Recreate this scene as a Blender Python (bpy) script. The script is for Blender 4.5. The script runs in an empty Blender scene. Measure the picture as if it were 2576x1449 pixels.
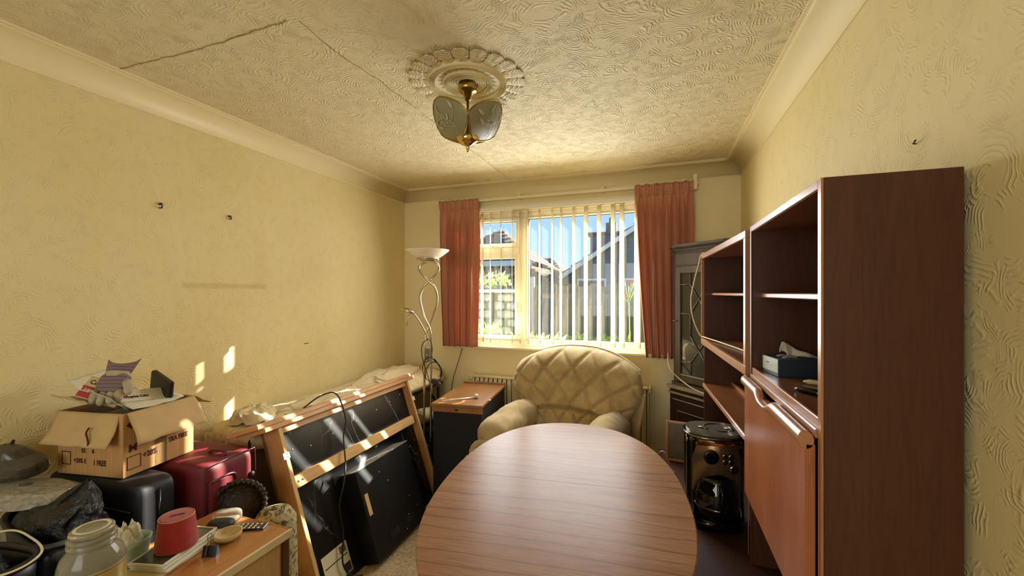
import bpy, bmesh, math, random
from mathutils import Vector, Matrix, noise
random.seed(7)
S = bpy.context.scene
COL = S.collection
R = math.radians
# ---------------------------------------------------------------- camera
cd = bpy.data.cameras.new('camera'); cam = bpy.data.objects.new('camera', cd); COL.objects.link(cam)
cam.location = (0, 0, 1.46); cam.rotation_euler = (R(90), 0, R(19.41))
cd.sensor_width = 36; cd.lens = 1025.6/2576*36; cd.shift_y = 12.5/2576; cd.clip_start = .02; cd.clip_end = 200
S.camera = cam
# ---------------------------------------------------------------- world, sun, daylight, exposure
w = bpy.data.worlds.new('sky'); S.world = w; w.use_nodes = True
nt = w.node_tree; nt.nodes.clear()
o_ = nt.nodes.new('ShaderNodeOutputWorld'); b_ = nt.nodes.new('ShaderNodeBackground'); nt.links.new(b_.outputs[0], o_.inputs[0])
tc = nt.nodes.new('ShaderNodeTexCoord'); sx = nt.nodes.new('ShaderNodeSeparateXYZ'); nt.links.new(tc.outputs['Generated'], sx.inputs[0])
rp = nt.nodes.new('ShaderNodeValToRGB'); nt.links.new(sx.outputs['Z'], rp.inputs[0]); nt.links.new(rp.outputs[0], b_.inputs[0])
rp.color_ramp.elements[0].position = 0.0; rp.color_ramp.elements[0].color = (.50, .76, .95, 1)
rp.color_ramp.elements[1].position = .5; rp.color_ramp.elements[1].color = (.20, .42, .78, 1)
b_.inputs[1].default_value = .62
sd = bpy.data.lights.new('sun', 'SUN'); sun = bpy.data.objects.new('sun', sd); COL.objects.link(sun)
sun.rotation_euler = Vector((-1, -1.77, -.885)).to_track_quat('-Z', 'Y').to_euler(); sun.location = (5, 9, 6)
sd.energy = 19.0; sd.angle = R(.55); sd.color = (1, .93, .80)
def daylight(name, x0, x1, z0, z1, power, y=3.285):
    l = bpy.data.lights.new(name, 'AREA'); ob = bpy.data.objects.new(name, l); COL.objects.link(ob)
    l.shape = 'RECTANGLE'; l.size = x1-x0; l.size_y = z1-z0; l.energy = power; l.color = (.92, .96, 1) if y > 0 else (1, .95, .86)
    ob.location = ((x0+x1)/2, y, (z0+z1)/2); ob.rotation_euler = (R(-78 if y > 0 else 82), 0, 0); l.spread = R(160)
daylight('daylight_casement', -1.46, -1.12, 1.10, 2.09, 5.5)
daylight('daylight_main_pane', -1.02, -.19, 1.08, 2.11, 12.5)
daylight('rear_fill_light', -1.55, .05, .98, 2.06, 11.5, -1.66)  # added fill light; the rear window it shines through is invented
V = S.view_settings; V.view_transform = 'Standard'; V.look = 'None'; V.exposure = 0.92; V.gamma = 1; V.use_curve_mapping = False

# ---------------------------------------------------------------- helpers: colour and materials
def lin(h):
    h = h.lstrip('#'); r = []
    for i in (0, 2, 4):
        v = int(h[i:i+2], 16)/255
        r.append(v/12.92 if v <= .04045 else ((v+.055)/1.055)**2.4)
    return (*r, 1)
class NT:
    def __init__(s, name):
        s.m = bpy.data.materials.new(name); s.m.use_nodes = True; s.t = s.m.node_tree
        s.b = s.t.nodes['Principled BSDF']
    def n(s, typ, **k):
        x = s.t.nodes.new(typ)
        for a, v in k.items():
            if a.startswith('i_'):
                x.inputs[int(a[2:]) if a[2:].isdigit() else a[2:]].default_value = v
            else: setattr(x, a, v)
        return x
    def l(s, a, b): s.t.links.new(a, b)
    def coord(s, kind='Object', scale=(1, 1, 1), rot=(0, 0, 0), loc=(0, 0, 0)):
        c = s.n('ShaderNodeTexCoord'); mp = s.n('ShaderNodeMapping'); s.l(c.outputs[kind], mp.inputs[0])
        mp.inputs['Scale'].default_value = scale; mp.inputs['Rotation'].default_value = rot; mp.inputs['Location'].default_value = loc
        return mp.outputs[0]
    def noise(s, vec, scale, detail=4, rough=.5, dist=0):
        x = s.n('ShaderNodeTexNoise'); s.l(vec, x.inputs['Vector'])
        x.inputs['Scale'].default_value = scale; x.inputs['Detail'].default_value = detail
        x.inputs['Roughness'].default_value = rough; x.inputs['Distortion'].default_value = dist
        return x
    def ramp(s, fac, stops):
        x = s.n('ShaderNodeValToRGB'); s.l(fac, x.inputs[0]); e = x.color_ramp.elements
        while len(e) < len(stops): e.new(.5)
        for q, (p, c) in zip(e, stops): q.position = p; q.color = c if len(c) == 4 else (*c, 1)
        return x.outputs[0]
    def math(s, op, a, b=None, c=None):
        x = s.n('ShaderNodeMath', operation=op)
        for i, v in enumerate((a, b, c)):
            if v is None: continue
            if isinstance(v, (int, float)): x.inputs[i].default_value = v
            else: s.l(v, x.inputs[i])
        return x.outputs[0]
    def mix(s, fac, a, b, mode='MIX'):
        x = s.n('ShaderNodeMix', data_type='RGBA', blend_type=mode)
        for i, v in ((0, fac), (6, a), (7, b)):
            if isinstance(v, (int, float)): x.inputs[i].default_value = v
            elif isinstance(v, tuple): x.inputs[i].default_value = v
            else: s.l(v, x.inputs[i])
        return x.outputs[2]
    def bump(s, h, strength=.3, dist=.01, prev=None):
        x = s.n('ShaderNodeBump'); s.l(h, x.inputs['Height']); x.inputs['Strength'].default_value = strength; x.inputs['Distance'].default_value = dist
        if prev: s.l(prev, x.inputs['Normal'])
        s.l(x.outputs[0], s.b.inputs['Normal']); return x.outputs[0]
    def base(s, c):
        if isinstance(c, tuple): s.b.inputs['Base Color'].default_value = c
        else: s.l(c, s.b.inputs['Base Color'])
    def set(s, **k):
        for a, v in k.items(): s.b.inputs[a.replace('_', ' ')].default_value = v
def mat(name, hexc, rough=.5, metal=0, bump=0, bscale=200, var=0, vscale=6, bdist=.002, **k):
    t = NT(name); c = lin(hexc)
    t.set(Roughness=rough, Metallic=metal, **k)
    if var:
        v = t.noise(t.coord(), vscale, 5)
        lo = tuple(x*(1-var) for x in c[:3])+(1,); hi = tuple(min(1, x*(1+var)) for x in c[:3])+(1,)
        t.base(t.ramp(v.outputs[0], [(.3, lo), (.7, hi)]))
    else: t.base(c)
    if bump: t.bump(t.noise(t.coord(), bscale, 3).outputs[0], bump, bdist)
    return t.m
def wood(name, c1, c2, axis='z', rough=.35, coat=0, fine=1.0, cath=0, scale=1.0, loc=(0, 0, 0), spec=.4):
    t = NT(name); g = {'x': (1, 14, 14), 'y': (14, 1, 14), 'z': (14, 14, 1)}[axis]
    g = tuple(a*scale for a in g)
    vec = t.coord(scale=g, loc=loc)
    n1 = t.noise(vec, 1.0, 5, .55, .6)
    col = t.ramp(n1.outputs[0], [(.25, lin(c1)), (.75, lin(c2))])
    vf = t.coord(scale=tuple(a*9 for a in g)); n2 = t.noise(vf, 1.2, 3, .6)
    dk = t.ramp(n2.outputs[0], [(.36, (.55, .5, .45)), (.55, (1, 1, 1))])
    col = t.mix(.55*fine, col, dk, 'MULTIPLY')
    if cath:
        wv = t.n('ShaderNodeTexWave', wave_type='RINGS', rings_direction={'x': 'X', 'y': 'Y', 'z': 'Z'}[axis])
        cs = {'x': (.9, 5.5, 1), 'y': (5.5, .9, 1), 'z': (5.5, 1, .9)}[axis]
        t.l(t.coord(scale=cs, loc=(.35, .2, .4)), wv.inputs['Vector']); wv.inputs['Scale'].default_value = 1.3
        wv.inputs['Distortion'].default_value = 7; wv.inputs['Detail'].default_value = 2; wv.inputs['Detail Scale'].default_value = .9
        ln = t.ramp(wv.outputs['Fac'], [(.0, (.38, .33, .3)), (.07, (1, 1, 1))])
        col = t.mix(cath, col, ln, 'MULTIPLY')
    t.base(col); t.set(Roughness=rough, Specular_IOR_Level=spec)
    if coat: t.set(Coat_Weight=coat, Coat_Roughness=.18)
    t.bump(n2.outputs[0], .08, .0005)
    return t.m
def plaster(name, c1, c2, s1, freq, strength, dist, rough=.75, thr=.45, fade=None):
    """paint or paper over combed swirl relief: arcs about scattered centres, broken by a mask"""
    t = NT(name); vec = t.coord()
    wob = t.noise(vec, 6, 3); off = t.n('ShaderNodeVectorMath', operation='MULTIPLY_ADD')
    t.l(wob.outputs[1], off.inputs[0]); off.inputs[1].default_value = (.09, .09, .09); t.l(vec, off.inputs[2])
    hs = []
    for k, (sc, fq) in enumerate(((s1, freq), (s1*1.7, freq*1.25))):
        vo = t.n('ShaderNodeTexVoronoi', feature='F1'); vo.inputs['Scale'].default_value = sc; vo.inputs['Randomness'].default_value = 1
        sh = t.n('ShaderNodeVectorMath', operation='ADD'); sh.inputs[1].default_value = (3.1*k, 1.7*k, 2.3*k); t.l(off.outputs[0], sh.inputs[0])
        t.l(sh.outputs[0], vo.inputs['Vector'])
        ds = t.n('ShaderNodeVectorMath', operation='DISTANCE'); t.l(sh.outputs[0], ds.inputs[0]); t.l(vo.outputs['Position'], ds.inputs[1])
        sn = t.math('SINE', t.math('MULTIPLY', ds.outputs['Value'], fq))
        mk = t.noise(sh.outputs[0], 17+7*k, 2)
        m2 = t.ramp(mk.outputs[0], [(thr, (0, 0, 0)), (thr+.12, (1, 1, 1))])
        hs.append(t.math('MULTIPLY', t.math('POWER', t.math('MULTIPLY_ADD', sn, .5, .5), 2.2), m2))
    h = t.math('ADD', hs[0], t.math('MULTIPLY', hs[1], .7))
    h = t.math('ADD', h, t.math('MULTIPLY', t.noise(vec, 45, 2).outputs[0], .12))
    t.bump(h, strength, dist)
    n1 = t.noise(vec, 2.2, 4)
    t.base(t.ramp(n1.outputs[0], [(.3, lin(c1)), (.7, lin(c2))])); t.set(Roughness=rough)
    return t
# ---------------------------------------------------------------- helpers: geometry
class MB:
    def __init__(s): s.v = []; s.f = []; s.sm = []
    def add(s, v, f, smooth=False, M=None):
        o = len(s.v); s.v += [tuple(M @ Vector(p)) if M else tuple(p) for p in v]
        s.f += [tuple(i+o for i in q) for q in f]; s.sm += [smooth]*len(f); return s
    def box(s, x0, x1, y0, y1, z0, z1, b=0, M=None):
        if x0 > x1: x0, x1 = x1, x0
        if y0 > y1: y0, y1 = y1, y0
        if z0 > z1: z0, z1 = z1, z0
        b = min(b, (x1-x0)*.45, (y1-y0)*.45, (z1-z0)*.45)
        if b <= 0:
            v = [(x, y, z) for x in (x0, x1) for y in (y0, y1) for z in (z0, z1)]
            f = [(0, 1, 3, 2), (4, 6, 7, 5), (0, 4, 5, 1), (2, 3, 7, 6), (0, 2, 6, 4), (1, 5, 7, 3)]
            return s.add(v, f, False, M)
        v = []; idx = {}
        for sx in (0, 1):
            for sy in (0, 1):
                for sz in (0, 1):
                    X = (x0, x1)[sx]; Y = (y0, y1)[sy]; Z = (z0, z1)[sz]
                    dx = b*(1-2*sx); dy = b*(1-2*sy); dz = b*(1-2*sz)
                    idx[sx, sy, sz] = len(v); v += [(X, Y+dy, Z+dz), (X+dx, Y, Z+dz), (X+dx, Y+dy, Z)]
        I = lambda a, k: idx[a]+k
        f = []
        for a in (0, 1):
            f.append([I((a, 0, 0), 0), I((a, 0, 1), 0), I((a, 1, 1), 0), I((a, 1, 0), 0)])
            f.append([I((0, a, 0), 1), I((1, a, 0), 1), I((1, a, 1), 1), I((0, a, 1), 1)])
            f.append([I((0, 0, a), 2), I((0, 1, a), 2), I((1, 1, a), 2), I((1, 0, a), 2)])
            for c in (0, 1):
                f.append([I((a, c, 0), 0), I((a, c, 1), 0), I((a, c, 1), 1), I((a, c, 0), 1)])
                f.append([I((a, 0, c), 0), I((a, 1, c), 0), I((a, 1, c), 2), I((a, 0, c), 2)])
                f.append([I((0, a, c), 1), I((1, a, c), 1), I((1, a, c), 2), I((0, a, c), 2)])
        for k in idx.values(): f.append([k, k+1, k+2])
        return s.add(v, f, False, M)
    def cbox(s, c, d, b=0, M=None):
        return s.box(c[0]-d[0]/2, c[0]+d[0]/2, c[1]-d[1]/2, c[1]+d[1]/2, c[2]-d[2]/2, c[2]+d[2]/2, b, M)
    def tube(s, pts, r, n=8, closed=False, caps=True, M=None, flat=1.0):
        pts = [Vector(p) for p in pts]; N = len(pts); v = []; f = []
        rr = r if isinstance(r, (list, tuple)) else [r]*N
        up = None
        for i, p in enumerate(pts):
            a = pts[(i-1) % N] if (closed or i > 0) else p; b = pts[(i+1) % N] if (closed or i < N-1) else p
            t = (b-a).normalized() if (b-a).length > 1e-9 else Vector((0, 0, 1))
            if up is None:
                up = Vector((0, 0, 1)) if abs(t.z) < .9 else Vector((1, 0, 0))
            u = (up - t*up.dot(t)).normalized(); up = u; w_ = t.cross(u)
            for k in range(n):
                an = 2*math.pi*k/n; v.append(p+u*math.cos(an)*rr[i]*flat+w_*math.sin(an)*rr[i])
        for i in range(N if closed else N-1):
            j = (i+1) % N
            for k in range(n):
                l = (k+1) % n; f.append((i*n+k, i*n+l, j*n+l, j*n+k))
        s.add(v, f, True, M)
        if caps and not closed:
            s.add(v[:n], [tuple(reversed(range(n)))], False, M); s.add(v[-n:], [tuple(range(n))], False, M)
        return s
    def lathe(s, prof, n=24, M=None, smooth=True, a0=0, a1=2*math.pi):
        v = []; f = []; full = abs(a1-a0-2*math.pi) < 1e-6; m = n if full else n+1
        for r, z in prof:
            for k in range(m):
                a = a0+(a1-a0)*k/n; v.append((r*math.cos(a), r*math.sin(a), z))
        for i in range(len(prof)-1):
            for k in range(n):
                l = (k+1) % m; f.append((i*m+k, i*m+l, (i+1)*m+l, (i+1)*m+k))
        return s.add(v, f, smooth, M)
    def disc(s, r, z, n=24, M=None, up=True):
        v = [(r*math.cos(2*math.pi*k/n), r*math.sin(2*math.pi*k/n), z) for k in range(n)]
        return s.add(v, [tuple(range(n)) if up else tuple(reversed(range(n)))], False, M)
    def cyl(s, p0, p1, r, n=12, r1=None, M=None):
        return s.tube([p0, p1], [r, r if r1 is None else r1], n, M=M)
    def prism(s, poly, z0, z1, M=None, smooth=False):
        n = len(poly); v = [(x, y, z0) for x, y in poly]+[(x, y, z1) for x, y in poly]
        f = [tuple(reversed(range(n))), tuple(range(n, 2*n))]
        s.add(v, f, False, M)
        return s.add(v, [(i, (i+1) % n, n+(i+1) % n, n+i) for i in range(n)], smooth, M)
    def grid(s, fn, nu, nv, smooth=True, M=None, flip=False, wrapu=False):
        v = [fn(i/nu, j/nv) for i in range(nu if wrapu else nu+1) for j in range(nv+1)]
        f = []
        m = nu if wrapu else nu+1
        for i in range(nu):
            for j in range(nv):
                a = i*(nv+1)+j; b = ((i+1) % m)*(nv+1)+j
                q = (a, b, b+1, a+1); f.append(q[::-1] if flip else q)
        return s.add(v, f, smooth, M)
    def solid(s, fn, nu, nv, th, M=None, smooth=True):
        """closed sheet: front fn(u,v) -> (point, normal-ish offset vector) with real thickness"""
        P = [[fn(i/nu, j/nv) for j in range(nv+1)] for i in range(nu+1)]
        v = []; 
        for side in (0, 1):
            for i in range(nu+1):
                for j in range(nv+1):
                    p, nn = P[i][j]; v.append(Vector(p)+(Vector(nn)*th if side else Vector((0, 0, 0))))
        K = (nu+1)*(nv+1); f = []
        for i in range(nu):
            for j in range(nv):
                a = i*(nv+1)+j; b = a+nv+1
                f.append((a, a+1, b+1, b)); f.append((K+a, K+b, K+b+1, K+a+1))
        for i in range(nu):
            a = i*(nv+1); b = a+nv+1; f.append((a, b, K+b, K+a)); f.append((a+nv, K+a+nv, K+b+nv, b+nv))
        for j in range(nv):
            f.append((j, K+j, K+j+1, j+1)); a = nu*(nv+1)+j; f.append((a, a+1, K+a+1, K+a))
        return s.add(v, f, smooth, M)
    def mesh(s, name):
        me = bpy.data.meshes.new(name); me.from_pydata(s.v, [], s.f); me.polygons.foreach_set('use_smooth', s.sm); me.update()
        bm = bmesh.new(); bm.from_mesh(me); bmesh.ops.remove_doubles(bm, verts=bm.verts, dist=1e-6)
        bmesh.ops.recalc_face_normals(bm, faces=bm.faces); bm.to_mesh(me); bm.free(); return me
    def build(s, name, m=None, parent=None, loc=None, rot=None):
        me = s.mesh(name); return link(name, me, m, parent, loc, rot)
def link(name, me, m=None, parent=None, loc=None, rot=None):
    ob = bpy.data.objects.new(name, me); COL.objects.link(ob)
    if m and not me.materials: me.materials.append(m)
    if parent: ob.parent = parent
    if loc: ob.location = loc
    if rot: ob.rotation_euler = rot
    return ob
def tag(o, label, cat, group=None):
    o['label'] = label; o['category'] = cat
    if group: o['group'] = group
    return o
def thing(name, label, cat, loc=(0, 0, 0), rotz=0, group=None, rot=None):
    o = bpy.data.objects.new(name, None); COL.objects.link(o); o.empty_display_size = .05
    o.location = loc; o.rotation_euler = rot or (0, 0, rotz); return tag(o, label, cat, group)
def struct(o): o['kind'] = 'structure'; return o
def text(s, size, m, parent, M, name='lettering', bold=0.0, sx=1.0, align='LEFT', ext=.0004):
    c = bpy.data.curves.new('t', 'FONT'); c.body = s; c.size = size; c.extrude = ext; c.offset = bold; c.align_x = align; c.resolution_u = 2
    t = bpy.data.objects.new('t', c); COL.objects.link(t)
    bpy.context.view_layer.update()
    me = bpy.data.meshes.new_from_object(t.evaluated_get(bpy.context.evaluated_depsgraph_get()))
    bpy.data.objects.remove(t); bpy.data.curves.remove(c)
    me.transform(M @ Matrix.Diagonal((sx, 1, 1, 1))); me.materials.clear()
    return link(name, me, m, parent)
def frame(o, x, y):
    """matrix with origin o, local x and y along the given directions"""
    x = Vector(x).normalized(); y = Vector(y); y = (y-x*y.dot(x)).normalized(); z = x.cross(y); o = Vector(o)
    return Matrix(((x.x, y.x, z.x, o.x), (x.y, y.y, z.y, o.y), (x.z, y.z, z.z, o.z), (0, 0, 0, 1)))
def fbm(x, y, z=0, o=3): return noise.fractal(Vector((x, y, z)), 1.0, 2.0, o)
def smooth_path(pts, n=8):
    P = [Vector(p) for p in pts]; out = []
    for i in range(len(P)-1):
        a = P[max(i-1, 0)]; b = P[i]; c = P[i+1]; d = P[min(i+2, len(P)-1)]
        for k in range(n):
            t = k/n; out.append(.5*((2*b)+(c-a)*t+(2*a-5*b+4*c-d)*t*t+(3*b-a-3*c+d)*t**3))
    out.append(P[-1]); return out
# ---------------------------------------------------------------- room shell
XL, XR, YB, YF, H = -2.273, .585, 3.35, -1.7, 2.42
m_ceil = plaster('ceiling_combed_plaster', 'dccda0', 'e1d5ac', 6.0, 560, .8, .0042, thr=.46).m
def wallmat(name, **k):
    t = plaster(name, 'dccb92', 'e0d09c', 6.5, 620, .5, .0036, thr=.50)
    return t
t = wallmat('wall_paper_left')
# a rectangle where a picture hung, and its sooty lower edge, in wall coordinates (y along the wall, z up)
tc_ = t.n('ShaderNodeTexCoord'); sp = t.n('ShaderNodeSeparateXYZ'); t.l(tc_.outputs['Object'], sp.inputs[0])
def band(t, v, a, b, soft=.012):
    m1 = t.n('ShaderNodeMapRange', interpolation_type='SMOOTHSTEP'); t.l(v, m1.inputs[0]); m1.inputs[1].default_value = a-soft; m1.inputs[2].default_value = a+soft
    m2 = t.n('ShaderNodeMapRange', interpolation_type='SMOOTHSTEP'); t.l(v, m2.inputs[0]); m2.inputs[1].default_value = b-soft; m2.inputs[2].default_value = b+soft
    return t.math('MULTIPLY', m1.outputs[0], t.math('SUBTRACT', 1.0, m2.outputs[0]))
b1 = t.math('MULTIPLY', band(t, sp.outputs['Y'], 1.40, 1.875), band(t, sp.outputs['Z'], 1.485, 1.512, .008))
b2 = t.math('MULTIPLY', band(t, sp.outputs['Y'], 1.79, 1.875, .02), band(t, sp.outputs['Z'], 1.49, 1.85, .06))
st = t.math('ADD', t.math('MULTIPLY', b1, .32), t.math('MULTIPLY', b2, .10))
src = t.b.inputs['Base Color'].links[0].from_socket
t.base(t.mix(st, src, lin('b09050')))
m_wl = t.m
m_wr = wallmat('wall_paper_right').m
tb = NT('wall_paint_window_wall'); n_ = tb.noise(tb.coord(), 3, 4); tb.base(tb.ramp(n_.outputs[0], [(.3, lin('eadaa8')), (.7, lin('eee0b2'))]))
tb.set(Roughness=.7); tb.bump(tb.noise(tb.coord(), 120, 3).outputs[0], .15, .002); m_wb = tb.m
m_cove = mat('cove_paint', 'e8d9aa', .45, bump=.05, bscale=30)
tcp = NT('carpet'); v_ = tcp.noise(tcp.coord(), 55, 5, .7); v2 = tcp.noise(tcp.coord(), 9, 3)
cc = tcp.ramp(v_.outputs[0], [(.33, lin('6b5538')), (.5, lin('b39a70')), (.68, lin('d8c49a'))])
tcp.base(tcp.mix(.4, cc, tcp.ramp(v2.outputs[0], [(.3, lin('a68b62')), (.7, lin('ccb78c'))]), 'MIX')); tcp.set(Roughness=.95)
tcp.bump(tcp.noise(tcp.coord(), 260, 3).outputs[0], .9, .006); m_carpet = tcp.m
struct(MB().box(XL, XR, YF, YB, -.05, 0).build('floor', m_carpet))
struct(MB().box(XL-.2, XR+.2, YF-.2, YB+.27, H, H+.1).build('ceiling', m_ceil))
struct(MB().box(XL-.15, XL, YF-.15, YB, -.05, H).build('wall_left', m_wl))
struct(MB().box(XR, XR+.15, YF-.15, YB, -.05, H).build('wall_right', m_wr))
b = MB(); b.box(XL, -1.6, YF-.15, YF, -.05, H); b.box(.1, XR, YF-.15, YF, -.05, H); b.box(-1.6, .1, YF-.15, YF, -.05, .93); b.box(-1.6, .1, YF-.15, YF, 2.11, H)
struct(b.build('wall_front', m_wb))
# window wall with its opening
OX0, OX1, OZ0, OZ1 = -1.70, .06, .965, 2.17
b = MB()
b.box(XL-.15, OX0, YB, YB+.26, -.05, H); b.box(OX1, XR+.15, YB, YB+.26, -.05, H)
b.box(OX0, OX1, YB, YB+.26, -.05, OZ0); b.box(OX0, OX1, YB, YB+.26, OZ1, H)
struct(b.build('wall_back', m_wb))
# coves: concave quarter profile with a small fillet on each edge
def cove(name, p0, p1, out):
    p0 = Vector(p0); p1 = Vector(p1); d = (p1-p0); out = Vector(out); n = 10; prof = []
    c = .1
    prof = [(0, -c-.006), (.006, -c-.006), (.006, -c)]
    for k in range(n+1):
        a = math.pi/2*k/n; prof.append((.006+(c-.006)*(1-math.cos(a)), -c+(c-.012)*math.sin(a)))
    prof += [(c, -.009), (c+.012, -.009), (c+.012, 0), (0, 0)]
    v = []; f = []; m = len(prof)
    for q in (p0, p1):
        for a, z in prof: v.append(q+out*a+Vector((0, 0, z)))
    for i in range(m): f.append((i, (i+1) % m, m+(i+1) % m, m+i))
    b = MB(); b.add(v, f, False); b.add(v[:m], [tuple(range(m))]); b.add(v[m:], [tuple(reversed(range(m)))])
    for i in range(3, 3+n): b.sm[i] = True
    return struct(b.build(name, m_cove))
cove('trim_1', (XL, YF, H), (XL, YB, H), (1, 0, 0))
cove('trim_2', (XR, YF, H), (XR, YB, H), (-1, 0, 0))
cove('trim_3', (XL, YB, H), (XR, YB, H), (0, -1, 0))
cove('trim_4', (XL, YF, H), (XR, YF, H), (0, 1, 0))
m_gloss = mat('cream_gloss_paint', 'ece2bf', .3)
for nm, a in (('baseboard_left', (XL, XL+.015, YF, YB)), ('baseboard_right', (XR-.015, XR, YF, YB)), ('baseboard_back', (XL+.015, XR-.015, YB-.015, YB)), ('baseboard_front', (XL+.015, XR-.015, YF, YF+.015))):
    struct(MB().box(*a, 0, .1, .004).build(nm, m_gloss))
# plasterboard joint cracks showing through the ceiling: thin ragged raised seams
m_crack = mat('crack_dirt', '8f7a4c', .9)
def crack(pts, w):
    b = MB(); P = []
    for i in range(len(pts)-1):
        a = Vector(pts[i]); c = Vector(pts[i+1]); L = (c-a).length; n = int(L/.02)+1; nrm = Vector((-(c-a).y, (c-a).x))/L
        for k in range(n):
            q = a+(c-a)*k/n; q += nrm*fbm(q.x*12, q.y*12, 3)*.008; P.append(q)
    v = []
    for i, p in enumerate(P):
        ww = w*(.25+.9*abs(fbm(p.x*7, p.y*7, 9)))
        t_ = (P[min(i+1, len(P)-1)]-P[max(i-1, 0)]).normalized(); n_ = Vector((-t_.y, t_.x))
        for sgn, z in ((-1, H), (0, H-.0018), (1, H)): v.append((p.x+n_.x*ww*sgn, p.y+n_.y*ww*sgn, z-.0003))
    f = []
    for i in range(len(P)-1):
        for k in (0, 1): f.append((i*3+k, i*3+k+1, i*3+4+k, i*3+3+k))
    b.add(v, f); o = b.build('ceiling_crack', m_crack, bpy.data.objects['ceiling']); return o
crack([(-2.17, 1.087), (-1.75, 1.105), (-1.205, 1.092)], .004)
crack([(-1.186, 1.105), (-1.20, 1.3), (-1.178, 1.55), (-1.175, 1.85)], .0028)
crack([(-1.175, 1.88), (-1.168, 2.6), (-1.160, 3.18)], .0018)
# ---------------------------------------------------------------- ceiling rose
CX, CY = -.805, 1.68
m_rose = mat('rose_plaster_paint', 'e0d09e', .6)
rose = thing('ceiling_rose', 'round petalled plaster ceiling rose around the pendant lamp', 'ceiling rose', (CX, CY, H))
b = MB(); prof = [(.03, -.002)]
def rings(r0, r1, n, z):
    for k in range(n):
        a = r0+(r1-r0)*k/n; c = r0+(r1-r0)*(k+1)/n; yield (a, z+.0045); yield ((a+c)/2, z-.0045)
    yield (r1, z+.0035)
for r0, r1, n, z in ((.045, .085, 4, -.010), (.088, .112, 4, -.014), (.145, .178, 5, -.015)): prof += list(rings(r0, r1, n, z)) + [(r1+.002, -.006)]
prof = [(.02, -.004)]+prof[1:]+[(.185, -.001), (.185, .0)]
b.lathe(prof, 64, smooth=False); b.build('centre_disc', m_rose, rose)
# one fluted petal, 22 of them round the edge and short ones inside
def petal(r0, r1, w0, w1, z, nr):
    def fn(u, v):
        r = r0+(r1-r0)*v
        half = (w0+(w1-w0)*v)/2*math.sqrt(max(0, 1-max(0, (v-.72)/.28)**2)) if v > .72 else (w0+(w1-w0)*v)/2
        y = (u*2-1)*half
        q = math.hypot((r-r0)/(r1-r0), .8*(u*2-1))
        zz = z-.0030*(1-(u*2-1)**2)-.0024*math.sin(q*nr*2*math.pi)
        return (r, y, zz)
    return MB().grid(fn, 10, 36, flip=False)
pm = petal(.178, .262, .052, .080, -.006, 7); pm.grid(lambda u, v: (.178+.084*v, (u*2-1)*.025, -.0002), 1, 1)
me = pm.mesh('petal')
for k in range(20): link('petal', me, m_rose, rose, (0, 0, 0), (0, 0, 2*math.pi*k/20))
me = petal(.112, .147, .022, .026, -.005, 4).mesh('inner_petal')
for k in range(24): link('inner_petal', me, m_rose, rose, (0, 0, 0), (0, 0, 2*math.pi*k/24))
# ---------------------------------------------------------------- pendant lamp
m_brass = mat('antique_brass', 'a88a4a', .28, 1); m_brass2 = mat('polished_brass', 'd9bd78', .12, 1)
gf = NT('frosted_glass'); gf.base(lin('8f8a68')); gf.set(Roughness=.45, Transmission_Weight=.0, Specular_IOR_Level=.6); m_frost = gf.m
m_clear_rim = mat('clear_glass_rim', 'd6cfae', .08)
m_etch = mat('etched_white', 'b9b592', .6)
lamp = thing('pendant_lamp', 'brass pendant lamp with three frosted glass petal panels', 'ceiling lamp', (CX, CY, H-.012))
MB().lathe([(0, 0), (.040, 0), (.043, -.004), (.043, -.028), (.036, -.036), (.022, -.038), (.019, -.058), (.014, -.06), (.014, -.072), (0, -.073)], 28).build('ceiling_cup', m_brass, lamp)
MB().cyl((0, 0, -.07), (0, 0, -.27), .0055, 10).build('rod', m_brass, lamp)
MB().lathe([(0, -.255), (.02, -.255), (.052, -.246), (.056, -.250), (.03, -.272), (.008, -.283), (.009, -.290), (.005, -.296), (.008, -.301), (.0, -.312)], 28).build('bottom_cap', m_brass2, lamp)
# glass panel: oval dish leaning outwards from the cap
def panel(u, v):
    # v: 0 at cap, 1 at top ; u across
    hw = .128*max(0, math.sin(math.pi*max(1e-6, v)**1.3))**.7; s_ = (u*2-1)*hw
    rad = .03+.128*v+.012*math.sin(math.pi*v); z = -.262+.158*v-.02*math.sin(math.pi*v)
    rad -= 2.3*s_*s_
    return Vector((rad, s_, z))
def pn(u, v):
    p = panel(u, v); return p, Vector((-.75, 0, .65))
pb = MB().solid(pn, 20, 22, .004); pmesh = pb.mesh('glass_panel')
rimp = [panel(0, .02+.96*k/24) for k in range(25)]+[panel(1, .98-.96*k/24) for k in range(25)]
rmesh = MB().tube(rimp, .0032, 6, closed=True).mesh('panel_rim')
def off(p): return p+Vector((.0035, 0, -.0035))
eb = MB()
def sprig(c, d, L):
    P = [off(panel(c[0]+d[0]*t*L+.03*math.sin(3*t), c[1]+d[1]*t*L)) for t in [k/8 for k in range(9)]]
    eb.tube(P, .0011, 5)
def leaf(u, v, a, L):
    n = 10; pts = []
    for k in range(n):
        q = 2*math.pi*k/n; x = math.cos(q)*L; y = math.sin(q)*L*.32
        pts.append(off(panel(min(.97, max(.03, u+(x*math.cos(a)-y*math.sin(a))*5)), min(.97, max(.03, v+(x*math.sin(a)+y*math.cos(a))*5.6)))))
    eb.add(pts, [tuple(range(n))])
sprig((.78, .25), (-.55, .75), .75); sprig((.62, .45), (.5, .7), .5); sprig((.5, .62), (-.8, .1), .4); sprig((.7, .35), (-.8, .3), .5)
for a in ((.36, .83, 1.9, .017), (.86, .8, .9, .017), (.17, .66, 2.8, .016), (.28, .5, 2.6, .015), (.62, .62, 1.2, .012)): leaf(*a)
for k in range(6): leaf(.5+.09*math.cos(k*1.05), .58+.075*math.sin(k*1.05), k*1.05, .0085)
emesh = eb.mesh('etched_sprig')
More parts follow.
